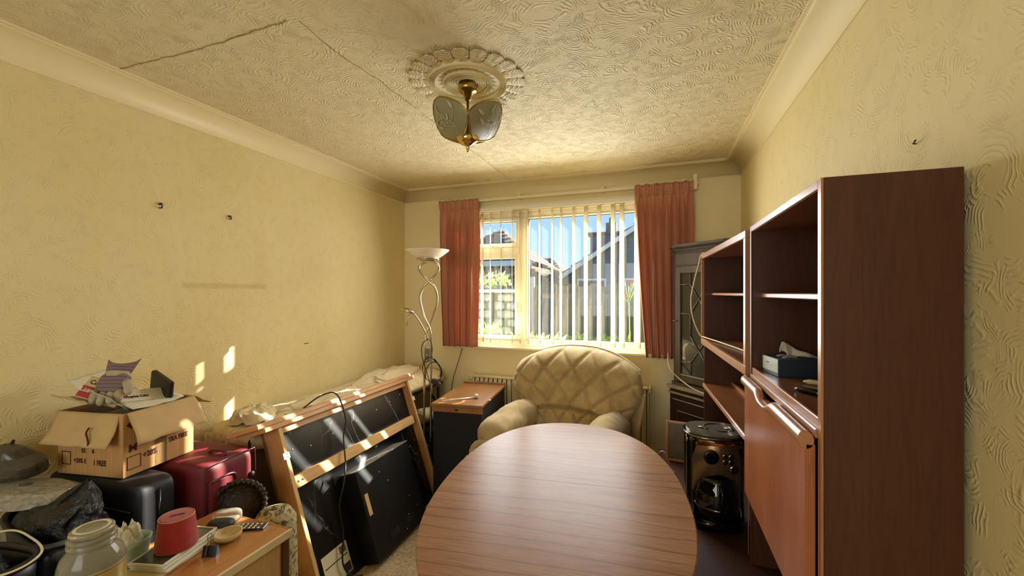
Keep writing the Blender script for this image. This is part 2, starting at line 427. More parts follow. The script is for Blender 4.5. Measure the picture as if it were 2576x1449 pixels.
clip = MB().cbox((.088, 0, -.118), (.012, .016, .01), .003).mesh('rim_clip')
for a in (-4, -124, 116):
    rz = (0, 0, R(a))
    g = link('glass_panel', pmesh, m_frost, lamp, (0, 0, 0), rz)
    link('panel_rim', rmesh, m_brass, g); link('etched_sprig', emesh, m_etch, g)
# ---------------------------------------------------------------- window
m_upvc = mat('cream_white_upvc', 'f1ecdc', .35)
m_rubber = mat('black_rubber', '2a2a28', .6)
gl = NT('window_glass'); gl.set(Roughness=.0, Transmission_Weight=1.0, IOR=1.45); gl.base((1, 1, 1, 1))
# thin architectural glass: mostly clear, a little mirror
tr = gl.n('ShaderNodeBsdfTransparent'); gs = gl.n('ShaderNodeBsdfGlossy'); gs.inputs['Roughness'].default_value = .02
fr = gl.n('ShaderNodeFresnel'); fr.inputs[0].default_value = 1.35; mx = gl.n('ShaderNodeMixShader')
gl.l(fr.outputs[0], mx.inputs[0]); gl.l(tr.outputs[0], mx.inputs[1]); gl.l(gs.outputs[0], mx.inputs[2])
gl.l(mx.outputs[0], gl.t.nodes['Material Output'].inputs['Surface']); m_glass = gl.m
win = thing('window_1', 'cream framed window with a casement, fanlight and wide fixed pane', 'window'); struct(win)
y0, y1 = 3.40, 3.47
f = MB()
f.box(OX0, OX1, y0, y1, 2.125, OZ1, .004); f.box(OX0, OX1, y0, y1, OZ0, 1.045, .004)
f.box(OX0, -1.665, y0, y1, 1.045, 2.125, .004); f.box(.02, OX1, y0, y1, 1.045, 2.125, .004)
f.box(-1.125, -1.066, y0, y1, 1.045, 2.125, .004)
f.build('frame', m_upvc, win)
def sash(name, x0, x1, z0, z1, t, yy0=3.385, yy1=3.455):
    s_ = MB(); s_.box(x0, x1, yy0, yy1, z0, z0+t, .005); s_.box(x0, x1, yy0, yy1, z1-t, z1, .005)
    s_.box(x0, x0+t, yy0, yy1, z0+t, z1-t, .005); s_.box(x1-t, x1, yy0, yy1, z0+t, z1-t, .005)
    o = s_.build(name, m_upvc, win)
    g = MB(); e = .004
    for a in ((x0+t-e, x1-t+e, z0+t-e, z0+t+e), (x0+t-e, x1-t+e, z1-t-e, z1-t+e), (x0+t-e, x0+t+e, z0+t, z1-t), (x1-t-e, x1-t+e, z0+t, z1-t)): g.box(a[0], a[1], yy0+.02, yy0+.03, a[2], a[3])
    g.build('gasket', m_rubber, o)
    MB().box(x0+t-.008, x1-t+.008, yy0+.024, yy0+.028, z0+t-.008, z1-t+.008).build('pane', m_glass, o)
    return o
fan = sash('fanlight', -1.66, -1.128, 1.868, 2.123, .032)
cas = sash('casement', -1.66, -1.128, 1.048, 1.802, .040)
MB().box(-1.665, -1.125, 3.40, 3.47, 1.80, 1.87, .004).build('transom', m_upvc, win)
main = sash('fixed_pane', -1.064, .018, 1.046, 2.124, .016, 3.395, 3.455)
hd = MB(); hd.box(-1.40, -1.36, 3.372, 3.386, 1.872, 1.888, .003); hd.box(-1.41, -1.33, 3.356, 3.372, 1.874, 1.886, .004); hd.build('fanlight_handle', m_upvc, fan)
hd = MB(); hd.box(-1.145, -1.129, 3.372, 3.386, 1.28, 1.33, .003); hd.box(-1.143, -1.131, 3.355, 3.372, 1.27, 1.39, .004); hd.build('casement_handle', m_upvc, cas)
MB().box(-1.83, .12, 3.30, 3.40, .967, .992, .006).build('sill', m_gloss, win)
w2 = thing('added_rear_window', 'added cream framed window for fill light behind the viewpoint', 'window'); struct(w2)  # added window, put in behind the camera to hold the fill light
f = MB(); f.box(-1.6, .1, YF-.1, YF-.04, .93, .98, .004); f.box(-1.6, .1, YF-.1, YF-.04, 2.06, 2.11, .004); f.box(-1.6, -1.55, YF-.1, YF-.04, .98, 2.06, .004); f.box(.05, .1, YF-.1, YF-.04, .98, 2.06, .004); f.build('frame', m_upvc, w2)
MB().box(-1.55, .05, YF-.075, YF-.07, .98, 2.06).build('pane', m_glass, w2)
# reveal lining strip above the window, between blind and track
MB().box(OX0-.02, OX1+.02, 3.335, 3.352, 2.20, 2.235, .003).build('head_trim', m_gloss, win)
# ---------------------------------------------------------------- vertical blind
fb = NT('blind_fabric'); nz = fb.noise(fb.coord(scale=(60, 60, 14)), 1, 3); fb.base(fb.ramp(nz.outputs[0], [(.3, lin('eee4c6')), (.7, lin('f6efdc'))])); fb.set(Roughness=.8)
tl = fb.n('ShaderNodeBsdfTranslucent'); tl.inputs[0].default_value = lin('f2e8cc'); ms = fb.n('ShaderNodeMixShader'); ms.inputs[0].default_value = .35
fb.l(fb.b.outputs[0], ms.inputs[1]); fb.l(tl.outputs[0], ms.inputs[2]); fb.l(ms.outputs[0], fb.t.nodes['Material Output'].inputs['Surface']); m_blind = fb.m
blind = thing('vertical_blind', 'cream vertical slat blind hanging open across the window', 'blind', (0, 3.325, 2.18))
MB().box(-1.66, .03, -.022, .022, -.005, .03, .004).build('headrail', m_upvc, blind)
sl = [(-1.567, -34), (-1.452, -40), (-1.375, -27), (-1.275, -16), (-1.172, -20), (-1.10, -23), (-1.026, -24), (-.925, -27), (-.815, -25), (-.742, -24), (-.635, -24), (-.535, -29), (-.430, -29), (-.320, -30), (-.252, -30), (-.135, -33), (-.04, -33)]
m_weight = mat('slat_weight', 'efe2b8', .6)
for i, (x, a) in enumerate(sl):
    tw = random.uniform(-2, 2)
    def fn(u, v, a=a, tw=tw, i=i):
        an = R(a+tw*v+2.0*math.sin(v*3+i)); s_ = (u-.5)*.089; bow = .004*(1-(2*u-1)**2)
        d = Vector((math.sin(an), math.cos(an), 0)); n = Vector((math.cos(an), -math.sin(an), 0))
        p = Vector((0, 0, -.012-1.135*v))+d*s_+n*bow*(1-.5*v)
        return p, n
    so = MB().solid(fn, 6, 20, .0006).build('slat', m_blind, blind, (x, 0, 0))
    an = R(a+tw); M = Matrix.Rotation(-an, 4, 'Z')
    MB().box(-.0025, .0025, -.043, .043, -1.15, -1.105, .001, M=M).build('weight', m_blind, so)
m_chain = mat('white_chain', 'f0e8d0', .4)
for i in range(len(sl)-1):
    x0_, x1_ = sl[i][0], sl[i+1][0]
    pts = [(x0_+(x1_-x0_)*k/10, -.035, -1.118-.028*math.sin(math.pi*k/10)) for k in range(11)]
    MB().tube(pts, .0013, 4).build('chain', m_chain, blind)
# ---------------------------------------------------------------- curtain rail and curtains
rail = thing('curtain_track', 'white curtain track above the window under the cove', 'curtain rail', (0, 3.30, 2.265))
MB().box(-1.90, .30, -.012, .012, 0, .022, .003).build('track', m_gloss, rail)
for x in (-1.8, -1.1, -.4, .2): MB().box(x-.012, x+.012, .01, .05, .0, .05, .002).build('bracket', m_gloss, rail)
MB().box(.262, .29, -.018, .05, -.04, .075, .004).build('end_bracket', m_gloss, rail)
def velvet(name):
    t = NT(name); n1 = t.noise(t.coord(scale=(30, 30, 3)), 1, 3); t.base(t.ramp(n1.outputs[0], [(.3, lin('c98566')), (.7, lin('dca283'))]))
    t.set(Roughness=.75, Sheen_Weight=.2, Sheen_Roughness=.4); t.b.inputs['Sheen Tint'].default_value = lin('ffb080')
    tl = t.n('ShaderNodeBsdfTranslucent'); tl.inputs[0].default_value = lin('d06a38'); ms = t.n('ShaderNodeMixShader'); ms.inputs[0].default_value = .22
    t.l(t.b.outputs[0], ms.inputs[1]); t.l(tl.outputs[0], ms.inputs[2]); t.l(ms.outputs[0], t.t.nodes['Material Output'].inputs['Surface'])
    return t.m
m_curt = velvet('terracotta_velvet')
def curtain(label, xa0, xa1, xb0, xb1, zt, zb, nf, seed):
    o = thing('curtain', label, 'curtain', (0, 3.272, 0), group='terracotta curtains at the window')
    ph = [random.uniform(-.5, .5) for _ in range(nf+2)]; am = [random.uniform(.6, 1.2) for _ in range(nf+2)]
    def fn(u, v):
        hz = .085  # heading tape height
        z = zt-(zt-zb)*v; h = zt-z
        xl = xa0+(xb0-xa0)*v**1.6; xr = xa1+(xb1-xa1)*v**1.6
        t_ = u*nf; i = int(min(t_, nf-1)); fr_ = t_-i
        ph_ = ph[i]*(1-fr_)+ph[i+1]*fr_; a_ = am[i]*(1-fr_)+am[i+1]*fr_
        w_ = math.sin(2*math.pi*t_+ph_)
        if h < hz:
            amp = .009+.004*abs(math.sin(9*t_)); w_ = .6*w_+.5*math.sin(2*math.pi*t_*2.7+ph_*3)
            flare = (hz-h)/hz*.012
        else:
            k = min(1, (h-hz)/.18); amp = .011+.024*k*a_; w_ = w_*(1-.15*k)+.25*k*math.sin(2*math.pi*t_*2+1.3*ph_); flare = 0
        pinch = .010*math.exp(-((h-hz)/.03)**2)
        x = xl+(xr-xl)*u+.012*math.cos(2*math.pi*t_+ph_)*min(1, max(0, h-hz)/.2)
        y = -amp*w_+pinch-flare+.006*fbm(u*5, v*3, seed)
        z += .004*math.sin(u*40+seed)*(1-min(1, h/.05)) if h < .05 else 0
        return Vector((x, y, z)), Vector((0, 1, 0))
    MB().solid(fn, nf*14, 44, .003).build('drape', m_curt, o)
    def tp(u, v):
        p, n = fn(u, .004+.06*v); return p+Vector((0, -.0022, 0)), n
    MB().solid(tp, nf*14, 6, .002).build('heading', m_curt, o)
    return o
curtain('narrow terracotta curtain left of the window beside the floor lamp', -1.848, -1.462, -1.812, -1.488, 2.285, .982, 6, 1)
curtain('wide terracotta curtain right of the window beside the glazed corner cabinet', -.154, .262, -.082, .225, 2.285, .965, 7, 5)
# ---------------------------------------------------------------- radiator
m_rad = mat('radiator_enamel', 'dccca0', .35)
rad = thing('radiator', 'cream panel radiator under the window behind the armchair', 'radiator', (0, 3.27, 0))
b = MB()
def rf(u, v):
    x = -1.52+1.47*u; ph = (x/.042) % 1; rib = max(0, min(1, (abs(ph-.5)*2-.25)/.2))
    z = .14+.59*v; edge = min(1, min(v, 1-v)/.06)
    return (x, -.012-.012*rib*edge, z)
b.grid(rf, 280, 14); b.box(-1.52, -.05, -.012, .0, .14, .73); b.build('front_panel', m_rad, rad)
MB().box(-1.50, -.07, .0, .055, .16, .725).build('convector', m_rad, rad)
MB().box(-1.515, -.055, -.024, .06, .725, .742, .004).build('top_grille', m_rad, rad)
for x in (-1.535, -.035): MB().box(x-.012, x+.03 if x < -1 else x+.006, -.03, .06, .70, .748, .008).build('end_cap', m_rad, rad)
vb = MB(); vb.cyl((-.02, .01, .0), (-.02, .01, .15), .008, 8); vb.cyl((-.02, .01, .16), (-.06, .01, .16), .01, 8); vb.lathe([(0, .15), (.017, .152), (.019, .2), (.016, .215), (0, .217)], 12, M=Matrix.Translation((-.005, 0, -.03))); vb.build('valve', m_rad, rad)
# ---------------------------------------------------------------- outside: ground, walls, fence, houses, plants
GZ = -.15
m_lawn = mat('garden_soil_grass', '6f7a48', .95, var=.35, vscale=3)
struct(MB().box(-40, 40, YB+.27, 60, GZ-.2, GZ).build('ground', m_lawn))
m_stone = mat('pale_stone', 'd9d6d0', .8, bump=.5, bscale=30, bdist=.02, var=.15, vscale=8); m_cap = mat('white_coping', 'efefef', .6)
m_fence = mat('weathered_fence_timber', '74736c', .85, var=.25, vscale=4); m_post = mat('dark_post', '4a4e52', .7); m_conc = mat('concrete_post', '9a9a98', .8)
gw = thing('garden_wall', 'pale open-block garden wall with white coping outside', 'wall', (0, 0, GZ))
WY = 7.2
k = 0
me_s = [MB().box(-.17, .17, -.06, .06, 0, .145, .03).mesh('stone') for _ in range(1)][0]
for r_ in range(10):
    x = -6.6+(.18 if r_ % 2 else 0)
    while x < -2.35:
        sc = random.uniform(.85, 1.08)
        o = link('stone', me_s, m_stone, gw, (x, WY+random.uniform(-.02, .02), .03+r_*.158)); o.scale = (sc*.92, 1, random.uniform(.9, 1.04)); o.rotation_euler = (0, R(random.uniform(-2, 2)), 0)
        x += .375
for i in range(4): MB().box(-6.7+i*1.1, -6.7+i*1.1+1.07, WY-.12, WY+.12, 1.61, 1.68, .02).build('coping', m_cap, gw)
MB().box(-6.7, -2.3, WY+.03, WY+.05, 0, 1.60).build('backing', m_conc, gw)
for i in range(9): MB().box(-6.4+i*.5, -6.4+i*.5+.05, WY-.14, WY-.1, 0, 1.62, .005).build('rail_post', m_post, gw)
fe = thing('garden_fence', 'grey weathered board fence beyond the garden wall', 'fence', (0, 0, GZ))
pmesh_ = MB().box(-.06, .06, -.012, .012, 0, 1.75, .004).mesh('board')
x = -9.0; j = 0
while x < 3.5:
    o = link('board', pmesh_, m_fence, fe, (x, 8.3+(.02 if j % 2 else 0)+(.9 if x > -2.3 else 0), 0)); o.scale = (1, 1, 1.0+.02*math.sin(j*1.7)+(.16 if x < -3.9 else (.0 if x < -2.3 else .02))); x += .128; j += 1
for i in range(6): MB().box(-8.8+i*2.1, -8.7+i*2.1, 8.18, 8.28, 0, 1.95, .01).build('post', m_conc, fe)
MB().box(-9, 3.5, 8.34, 8.38, 1.5, 1.58).build('rail', m_fence, fe)
m_roof = mat('grey_brown_roof_tile', '7c736c', .85, var=.25, vscale=2); m_render = mat('grey_house_render', '7d8288', .9, var=.1); m_brick = mat('brown_brick', '8a7a74', .9, var=.2)  # render is one even grey on house, dormer and shed walls
m_barge = mat('white_barge_board', 'e8e8ea', .5); m_pane = mat('dark_window_pane', '3a4654', .15)
def hip_house(name, label, cx, cy, wx, wy, hw, hr, rot=0, ridge=.0):
    o = thing(name, label, 'house', (cx, cy, GZ), R(rot))
    MB().box(-wx, wx, -wy, wy, 0, hw).build('wall', m_render, o)
    e = .35; A = [(-wx-e, -wy-e, hw), (wx+e, -wy-e, hw), (wx+e, wy+e, hw), (-wx-e, wy+e, hw)]; rg = [(-ridge, 0, hw+hr), (ridge, 0, hw+hr)]
    n = 9
    rf_ = MB().build('roof', m_roof, o)
    for face in ((0, 1), (1, 2), (2, 3), (3, 0)):
        a, b2 = Vector(A[face[0]]), Vector(A[face[1]])
        ta, tb2 = {(0, 1): (rg[0], rg[1]), (1, 2): (rg[1], rg[1]), (2, 3): (rg[1], rg[0]), (3, 0): (rg[0], rg[0])}[face]
        ta, tb2 = Vector(ta), Vector(tb2)
        nn = ((b2-a).cross((ta+tb2)/2-a)).normalized()
        for i in range(n):
            t0, t1 = i/n, (i+1)/n
            q = [a.lerp(ta, t0)+nn*.07, b2.lerp(tb2, t0)+nn*.07, b2.lerp(tb2, t1)+nn*.01, a.lerp(ta, t1)+nn*.01]
            q2 = [a.lerp(ta, t0)-nn*.02, b2.lerp(tb2, t0)-nn*.02, b2.lerp(tb2, t1)-nn*.02, a.lerp(ta, t1)-nn*.02]
            MB().add(q+q2, [(0, 1, 2, 3), (7, 6, 5, 4), (0, 4, 5, 1), (1, 5, 6, 2), (2, 6, 7, 3), (3, 7, 4, 0)]).build('tile_course', m_roof, rf_)
    MB().box(-wx-e, wx+e, -wy-e-.06, -wy-e, hw-.12, hw+.08).build('gutter', m_barge, o)
    for x in (-wx*.5, wx*.45):
        wo = MB().box(x-.6, x+.6, -wy-.04, -wy+.05, hw-1.5, hw-.4).build('window', m_barge, o)
        for s_ in (-1, 1): MB().box(x+.04 if s_ > 0 else x-.54, x+.54 if s_ > 0 else x-.04, -wy-.06, -wy-.03, hw-1.4, hw-.5).build('pane', m_pane, wo)
    return o
hip_house('bungalow', 'bungalow with hipped tiled roof seen through the casement', -6.7, 17.5, 1.85, 2.7, 2.75, 1.75, 3)
hip_house('far_bungalow', 'low far bungalow roof in the dip between the two nearer houses', -7.6, 29, 1.9, 2.5, 2.6, 1.6, 0, .4)
gh = thing('gable_house', 'grey gabled house with chimney behind the right of the window', 'house', (-1.1, 17, GZ), R(0))
def gable(o, x0, x1, y0, y1, hw, hr, barge=True):
    xm = (x0+x1)/2
    MB().add([(x0, y0, 0), (x1, y0, 0), (x1, y0, hw), (xm, y0, hw+hr), (x0, y0, hw), (x0, y1, 0), (x1, y1, 0), (x1, y1, hw), (xm, y1, hw+hr), (x0, y1, hw)],
             [(0, 1, 2, 3, 4), (9, 8, 7, 6, 5), (0, 5, 6, 1), (1, 6, 7, 2), (2, 7, 8, 3), (3, 8, 9, 4), (4, 9, 5, 0)]).build('wall', m_render, o)
    rf_ = MB().build('roof', m_roof, o)
    for sgn, xe in ((-1, x0), (1, x1)):
        d = Vector((xe-xm, 0, -hr)); n = 8; nn = Vector((hr*sgn, 0, abs(xe-xm))).normalized()
        for i in range(n):
            a = Vector((xm, 0, hw+hr))+d*1.12*(i/n); c = Vector((xm, 0, hw+hr))+d*1.12*((i+1)/n)
            v = [a+nn*.02, c+nn*.09, c-nn*.01, a-nn*.01]
            MB().add([(p.x, yy, p.z) for yy in (y0-.25, y1+.25) for p in v], [(0, 1, 2, 3), (7, 6, 5, 4), (0, 4, 5, 1), (1, 5, 6, 2), (2, 6, 7, 3), (3, 7, 4, 0)]).build('tile_course', m_roof, rf_)
        if not barge: continue
        a = Vector((xm, 0, hw+hr)); c = a+d*1.1; v = [a, c, c-Vector((0, 0, .2)), a-Vector((0, 0, .2))]
        MB().add([(p.x, yy, p.z) for yy in (y0-.3, y0-.25) for p in v], [(0, 1, 2, 3), (7, 6, 5, 4), (0, 4, 5, 1), (1, 5, 6, 2), (2, 6, 7, 3), (3, 7, 4, 0)]).build('barge_board', m_barge, o)
gable(gh, -2.75, 4.4, 0, 5, 2.3, 2.3)
ch = MB().box(-1.6, 2.6, 1.0, 3.2, 2.6, 4.15).build('dormer', m_render, gh); MB().box(-1.75, 2.8, .9, 3.3, 4.15, 4.25).build('dormer_roof', m_roof, ch)
cp = MB().box(-1.0, -.55, 1.6, 2.0, 4.15, 4.75).build('chimney', m_brick, gh)
MB().lathe([(.12, 4.75), (.1, 5.0), (0, 5.0)], 10, M=Matrix.Translation((-.77, 1.8, 0))).build('chimney_pot', m_brick, cp)
for x in (-1.4, .5):
    wo = MB().box(x-.6, x+.6, -.05, .05, 1.0, 2.2).build('window', m_barge, gh); MB().box(x-.52, x+.52, -.07, -.03, 1.08, 2.12).build('pane', m_pane, wo)
sh = thing('garden_shed', 'dark grey garden shed behind the fence in the middle of the window', 'shed', (-3.7, 12.0, GZ), R(0))
gable(sh, -.95, .95, 0, 2.0, 1.75, .7, False)
# leafy border under the window wall: blades and leaves nobody could count
lm = NT('leaf_green'); ln_ = lm.noise(lm.coord(), 5, 3); lm.base(lm.ramp(ln_.outputs[0], [(.3, lin('6f8f3e')), (.7, lin('b7cf74'))])); lm.set(Roughness=.5)
tl = lm.n('ShaderNodeBsdfTranslucent'); tl.inputs[0].default_value = lin('c4df78'); ms = lm.n('ShaderNodeMixShader'); ms.inputs[0].default_value = .45
lm.l(lm.b.outputs[0], ms.inputs[1]); lm.l(tl.outputs[0], ms.inputs[2]); lm.l(ms.outputs[0], lm.t.nodes['Material Output'].inputs['Surface']); m_leaf = lm.m
def shrub(name, label, cx, cy, h, rx, n, m, wid=.03, up=.6, seed=0):
    rnd = random.Random(seed); b = MB()
    for i in range(n):
        a = rnd.uniform(0, 6.28); r_ = rx*math.sqrt(rnd.random()); z0 = rnd.uniform(.0, h*.75)
        p = Vector((r_*math.cos(a), r_*math.sin(a)*.6, z0)); L = rnd.uniform(.1, .22)
        d = Vector((rnd.uniform(-1, 1), rnd.uniform(-1, 1), rnd.uniform(-.2, 1)+up)).normalized(); s_ = d.cross(Vector((rnd.uniform(-1, 1), rnd.uniform(-1, 1), .2))).normalized()*wid
        b.add([p, p+d*L*.5+s_, p+d*L, p+d*L*.5-s_], [(0, 1, 2, 3)])
    o = thing(name, label, 'plant', (cx, cy, GZ if name != 'red_flowers' else 1.45)); q = b.build('foliage', m, o); q['kind'] = 'stuff'
    st_ = MB()
    for i in range(7): st_.tube([(rnd.uniform(-rx, rx)*.5, 0, 0), (rnd.uniform(-rx, rx)*.6, rnd.uniform(-.1, .1), h*.8)], [.012, .004], 5)
    st_.build('stems', m_leaf, o)
shrub('leafy_shrub', 'sunlit green shrub low outside the casement', -2.75, 5.6, 1.42, .62, 1100, m_leaf, .02, 1.0, 1)
shrub('leafy_shrub', 'sunlit green shrub at the foot of the wide pane beside the mullion', -1.62, 5.5, 1.25, .42, 800, m_leaf, .028, .6, 2)
shrub('leafy_shrub', 'low dim shrub by the fence in the middle of the window', -1.0, 7.75, 1.0, .6, 400, m_leaf, .03, .5, 3)
shrub('leafy_tree', 'yellow green tree top above the fence left of the mullion', -4.05, 9.8, 2.75, .55, 700, m_leaf, .05, .3, 4)
m_red = mat('red_blossom', 'd8342c', .6)
rf_o = thing('red_flowers', 'red flowering plant outside at the right of the window', 'plant', (-.40, 6.6, GZ))
MB().tube([(0, 0, 0), (.02, 0, .9), (0, 0, 1.72)], [.015, .01, .005], 6).build('stem', m_leaf, rf_o)
for k in range(9):
    c_ = Vector((random.uniform(-.11, .11), random.uniform(-.05, .05), random.uniform(1.50, 1.80))); MB().tube([(0, 0, 1.45), c_], .004, 5).build('twig', m_leaf, rf_o)
    fm = MB()
    for j in range(7): a = j*.9; d_ = Vector((math.cos(a), math.sin(a)*.6, .35)); q_ = Vector((-math.sin(a), math.cos(a), .2))*.018; fm.add([c_, c_+d_*.03+q_, c_+d_*.05, c_+d_*.03-q_], [(0, 1, 2, 3)])
    fm.build('blossom', m_red, rf_o)
# ---------------------------------------------------------------- dining table
m_tab = wood('table_teak_top', '936a4b', 'a98160', 'x', .30, 0, .8, cath=.5, spec=.075)
m_tedge = wood('table_teak_edge', '8a5638', 'a06a48', 'x', .35, 0, .6)
tab = thing('dining_table', 'oval extending teak dining table in front of the armchair', 'table', (-.336, 1.508, 0), .116)
TA, TB_, TN = .446, .735, 2.23
def sup(a, b, t):
    c, s_ = math.cos(t), math.sin(t); return (a*abs(c)**(2/TN)*(1 if c >= 0 else -1), b*abs(s_)**(2/TN)*(1 if s_ >= 0 else -1))
SEAM = .02
def leaf_half(lo):
    n = 160; pts = [sup(1, 1, 2*math.pi*k/n) for k in range(n)]
    def ring(da, z):
        P = []
        for (x, y) in pts:
            X = x*(TA-da); Y = y*(TB_-da)
            P.append((X, Y, z))
        return P
    # keep the half on one side of the seam, closed along it
    rings_ = [ring(.004, .74), ring(.0, .736), ring(.002, .722), ring(.014, .714)]
    b = MB(); keep = []
    for rg in rings_:
        q = [(x, max(y, SEAM+.0008) if not lo else min(y, SEAM-.0008), z) for x, y, z in rg]
        keep.append(q)
    n_ = len(pts)
    b.add(keep[0], [tuple(range(n_))]); b.add(keep[-1], [tuple(reversed(range(n_)))])
    for a in range(len(keep)-1):
        b.add(keep[a]+keep[a+1], [(i, (i+1) % n_, n_+(i+1) % n_, n_+i) for i in range(n_)], False)
    return b
for lo in (False, True): leaf_half(lo).build('tabletop', m_tab, tab)
def apron(u, v):
    x, y = sup(TA-.07, TB_-.09, 2*math.pi*u); return Vector((x, y, .714-.07*v)), Vector((-x, -y, 0)).normalized()
MB().solid(apron, 80, 1, .018).build('apron', m_tedge, tab)
for sx_ in (-1, 1):
    for sy_ in (-1, 1): MB().tube([(sx_*.27, sy_*.47, .70), (sx_*.29, sy_*.5, .35), (sx_*.30, sy_*.52, 0)], [.028, .024, .016], 12).build('leg', m_tedge, tab)
# ---------------------------------------------------------------- teak wall unit, three separate carcasses
m_teakz = wood('teak_panel_upright', '482615', '57311c', 'z', .38, .1, .8)
m_teaky = wood('teak_shelf', '6f4326', '835331', 'y', .32, .25, .7)
m_lit_lip = wood('teak_lit_lipping', 'a5714a', 'b98258', 'y', .3, .3, .5)  # same teak, paler: window light on the front edges put into the colour
m_lit_lipz = wood('teak_lit_lipping_upright', 'a5714a', 'b98258', 'z', .3, .3, .5)
m_back = wood('teak_back_panel', '3a1e12', '462517', 'z', .5, 0, .6)
m_door = wood('teak_flap', '9c5c38', 'b36e48', 'z', .3, 0, .7, spec=.3)
# low base along the wall
base = thing('low_sideboard', 'low deep teak base unit carrying the shelf units and coffee maker', 'sideboard', (0, 0, 0))
BX = .02
MB().box(BX, .575, 1.046, 2.82, .425, .45, .003).build('top', m_back, base)
MB().box(BX+.02, .57, 1.05, 2.815, .06, .425).build('carcass', m_teakz, base)
MB().box(BX+.05, .56, 1.1, 2.78, 0, .06).build('plinth', m_back, base)
for i in range(3):
    a = 1.06+i*.585; d = MB().box(BX, BX+.019, a, a+.575, .07, .42, .003).build('door', m_door, base)
    MB().box(BX-.018, BX, a+.05, a+.16, .385, .405, .006).build('handle', m_lit_lip, d)
# near unit
nu = thing('teak_bureau_unit', 'tall teak shelf unit with drop-front flap, nearest on the right wall', 'cabinet', (0, 0, 0))
X0, X1, Y0, Y1, Z0, Z1 = .336, .570, 1.046, 1.745, .45, 1.708
for nm, a, m in (('side_panel', (X0+.004, X1, Y0, Y0+.02, Z0, Z1), m_teakz), ('side_panel', (X0+.004, X1, Y1-.02, Y1, Z0, Z1), m_teakz),
                 ('back_panel', (X1-.008, X1, Y0+.02, Y1-.02, Z0, Z1-.02), m_back), ('top_panel', (X0+.004, X1, Y0+.02, Y1-.02, Z1-.02, Z1), m_teaky),
                 ('desk_top', (X0+.012, X1-.008, Y0+.02, Y1-.02, 1.158, 1.178), m_teaky), ('bottom_shelf', (X0+.004, X1-.008, Y0+.02, Y1-.02, .70, .718), m_teaky)):
    MB().box(*a, .0015).build(nm, m, nu)
for a in ((X0-.001, X0+.004, Y0, Y0+.02, Z0, Z1),): MB().box(*a, .001).build('lipping', m_lit_lipz, nu)
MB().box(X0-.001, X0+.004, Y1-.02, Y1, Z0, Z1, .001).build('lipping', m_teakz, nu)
MB().box(X0-.001, X0+.004, Y0+.02, Y1-.02, Z1-.02, Z1, .001).build('lipping', m_lit_lip, nu)
s_ = MB().box(.372, X1-.008, Y0+.02, Y1-.02, 1.444, 1.458, .001).build('shelf', m_teaky, nu); MB().box(.366, .372, Y0+.02, Y1-.02, 1.443, 1.459, .003).build('lipping', m_lit_lip, s_)
s_ = MB().box(.338, .348, Y0+.022, Y1-.022, 1.150, 1.184, .002).build('desk_front_rail', m_lit_lip, nu)
MB().box(.331, .3385, Y0+.022, Y1-.022, 1.140, 1.160, .002).build('desk_lower_rail', m_lit_lip, nu)
MB().box(X0-.002, X0+.006, Y0+.02, Y1-.02, .700, .714, .002).build('lower_rail', m_lit_lip, nu)
# drop flap with a rolled grip along its top, scooped in the middle
fl = MB().box(.314, .334, Y0+.026, Y1-.012, .716, 1.125, .002).build('drop_flap', m_door, nu)
ya, yb, yh = Y0+.026, Y1-.012, 1.43
def grip(u, v):
    y = ya+(yb-ya)*v; a = -math.pi*.35+2*math.pi*u
    k = math.exp(-((y-yh)/.072)**4); r_ = .0165
    cx, cz = .316-.003*k, 1.133-.016*k
    return (cx-r_*(1-.1*k)*math.cos(a)*.9, y, cz+r_*(1-.6*k)*math.sin(a)*1.15)
gb = MB(); gb.grid(grip, 16, 60, wrapu=True)
for v in (0, 1):
    pts = [grip(k/16, v) for k in range(16)]; gb.add(pts, [tuple(range(16))])
gb.build('grip', m_lit_lip, fl)
MB().grid(lambda u, v: (.318+.012*u, yh-.07+.14*v, 1.1335-.012*math.sin(math.pi*v)), 2, 10).build('grip_recess', m_back, fl)
# far unit, standing a little askew
fu = thing('teak_shelf_unit', 'teak open shelf unit beyond the bureau, with cable looped over its end', 'shelf unit', (.336, 1.772, 0), R(3.05))
L_ = 1.04; D_ = .215
MB().box(.02, D_, 0, .018, .45, 1.70, .0015).build('side_panel', m_teakz, fu); MB().box(.004, D_, L_-.018, L_, .45, 1.70, .0015).build('side_panel', m_teakz, fu)
MB().box(D_-.008, D_, .018, L_-.018, .45, 1.69).build('back_panel', m_back, fu)
MB().box(.0, D_, .0, L_, 1.675, 1.70, .002).build('top_panel', m_teaky, fu)
MB().box(.0, D_-.008, .018, L_-.018, 1.150, 1.172, .002).build('cabinet_floor', m_teaky, fu)
MB().box(-.012, .006, .0, L_, 1.672, 1.702, .002).build('front_rail', m_lit_lip, fu); MB().box(-.012, .006, 0, L_, 1.142, 1.178, .002).build('front_rail', m_lit_lip, fu)
MB().box(-.012, .006, .0, .030, 1.178, 1.672, .002).build('front_stile', m_lit_lipz, fu); MB().box(-.012, .006, L_-.016, L_, 1.178, 1.672, .002).build('front_stile', m_lit_lipz, fu)
s_ = MB().box(.05, D_-.008, .018, L_-.018, 1.447, 1.459, .001).build('shelf', m_teaky, fu); MB().box(.044, .05, .018, L_-.018, 1.446, 1.460, .003).build('lipping', m_lit_lip, s_)
s_ = MB().box(.006, D_-.008, .018, L_-.018, .880, .898, .001).build('open_shelf', m_teaky, fu); MB().box(-.006, .006, .018, L_-.018, .878, .902, .003).build('lipping', m_lit_lip, s_)
MB().box(D_-.06, D_-.045, .018, L_-.018, .898, .915, .001).build('shelf_stop', m_lit_lip, fu)
MB().box(.002, .004, .016, .018, .45, 1.15).build('edge', m_lit_lipz, fu)
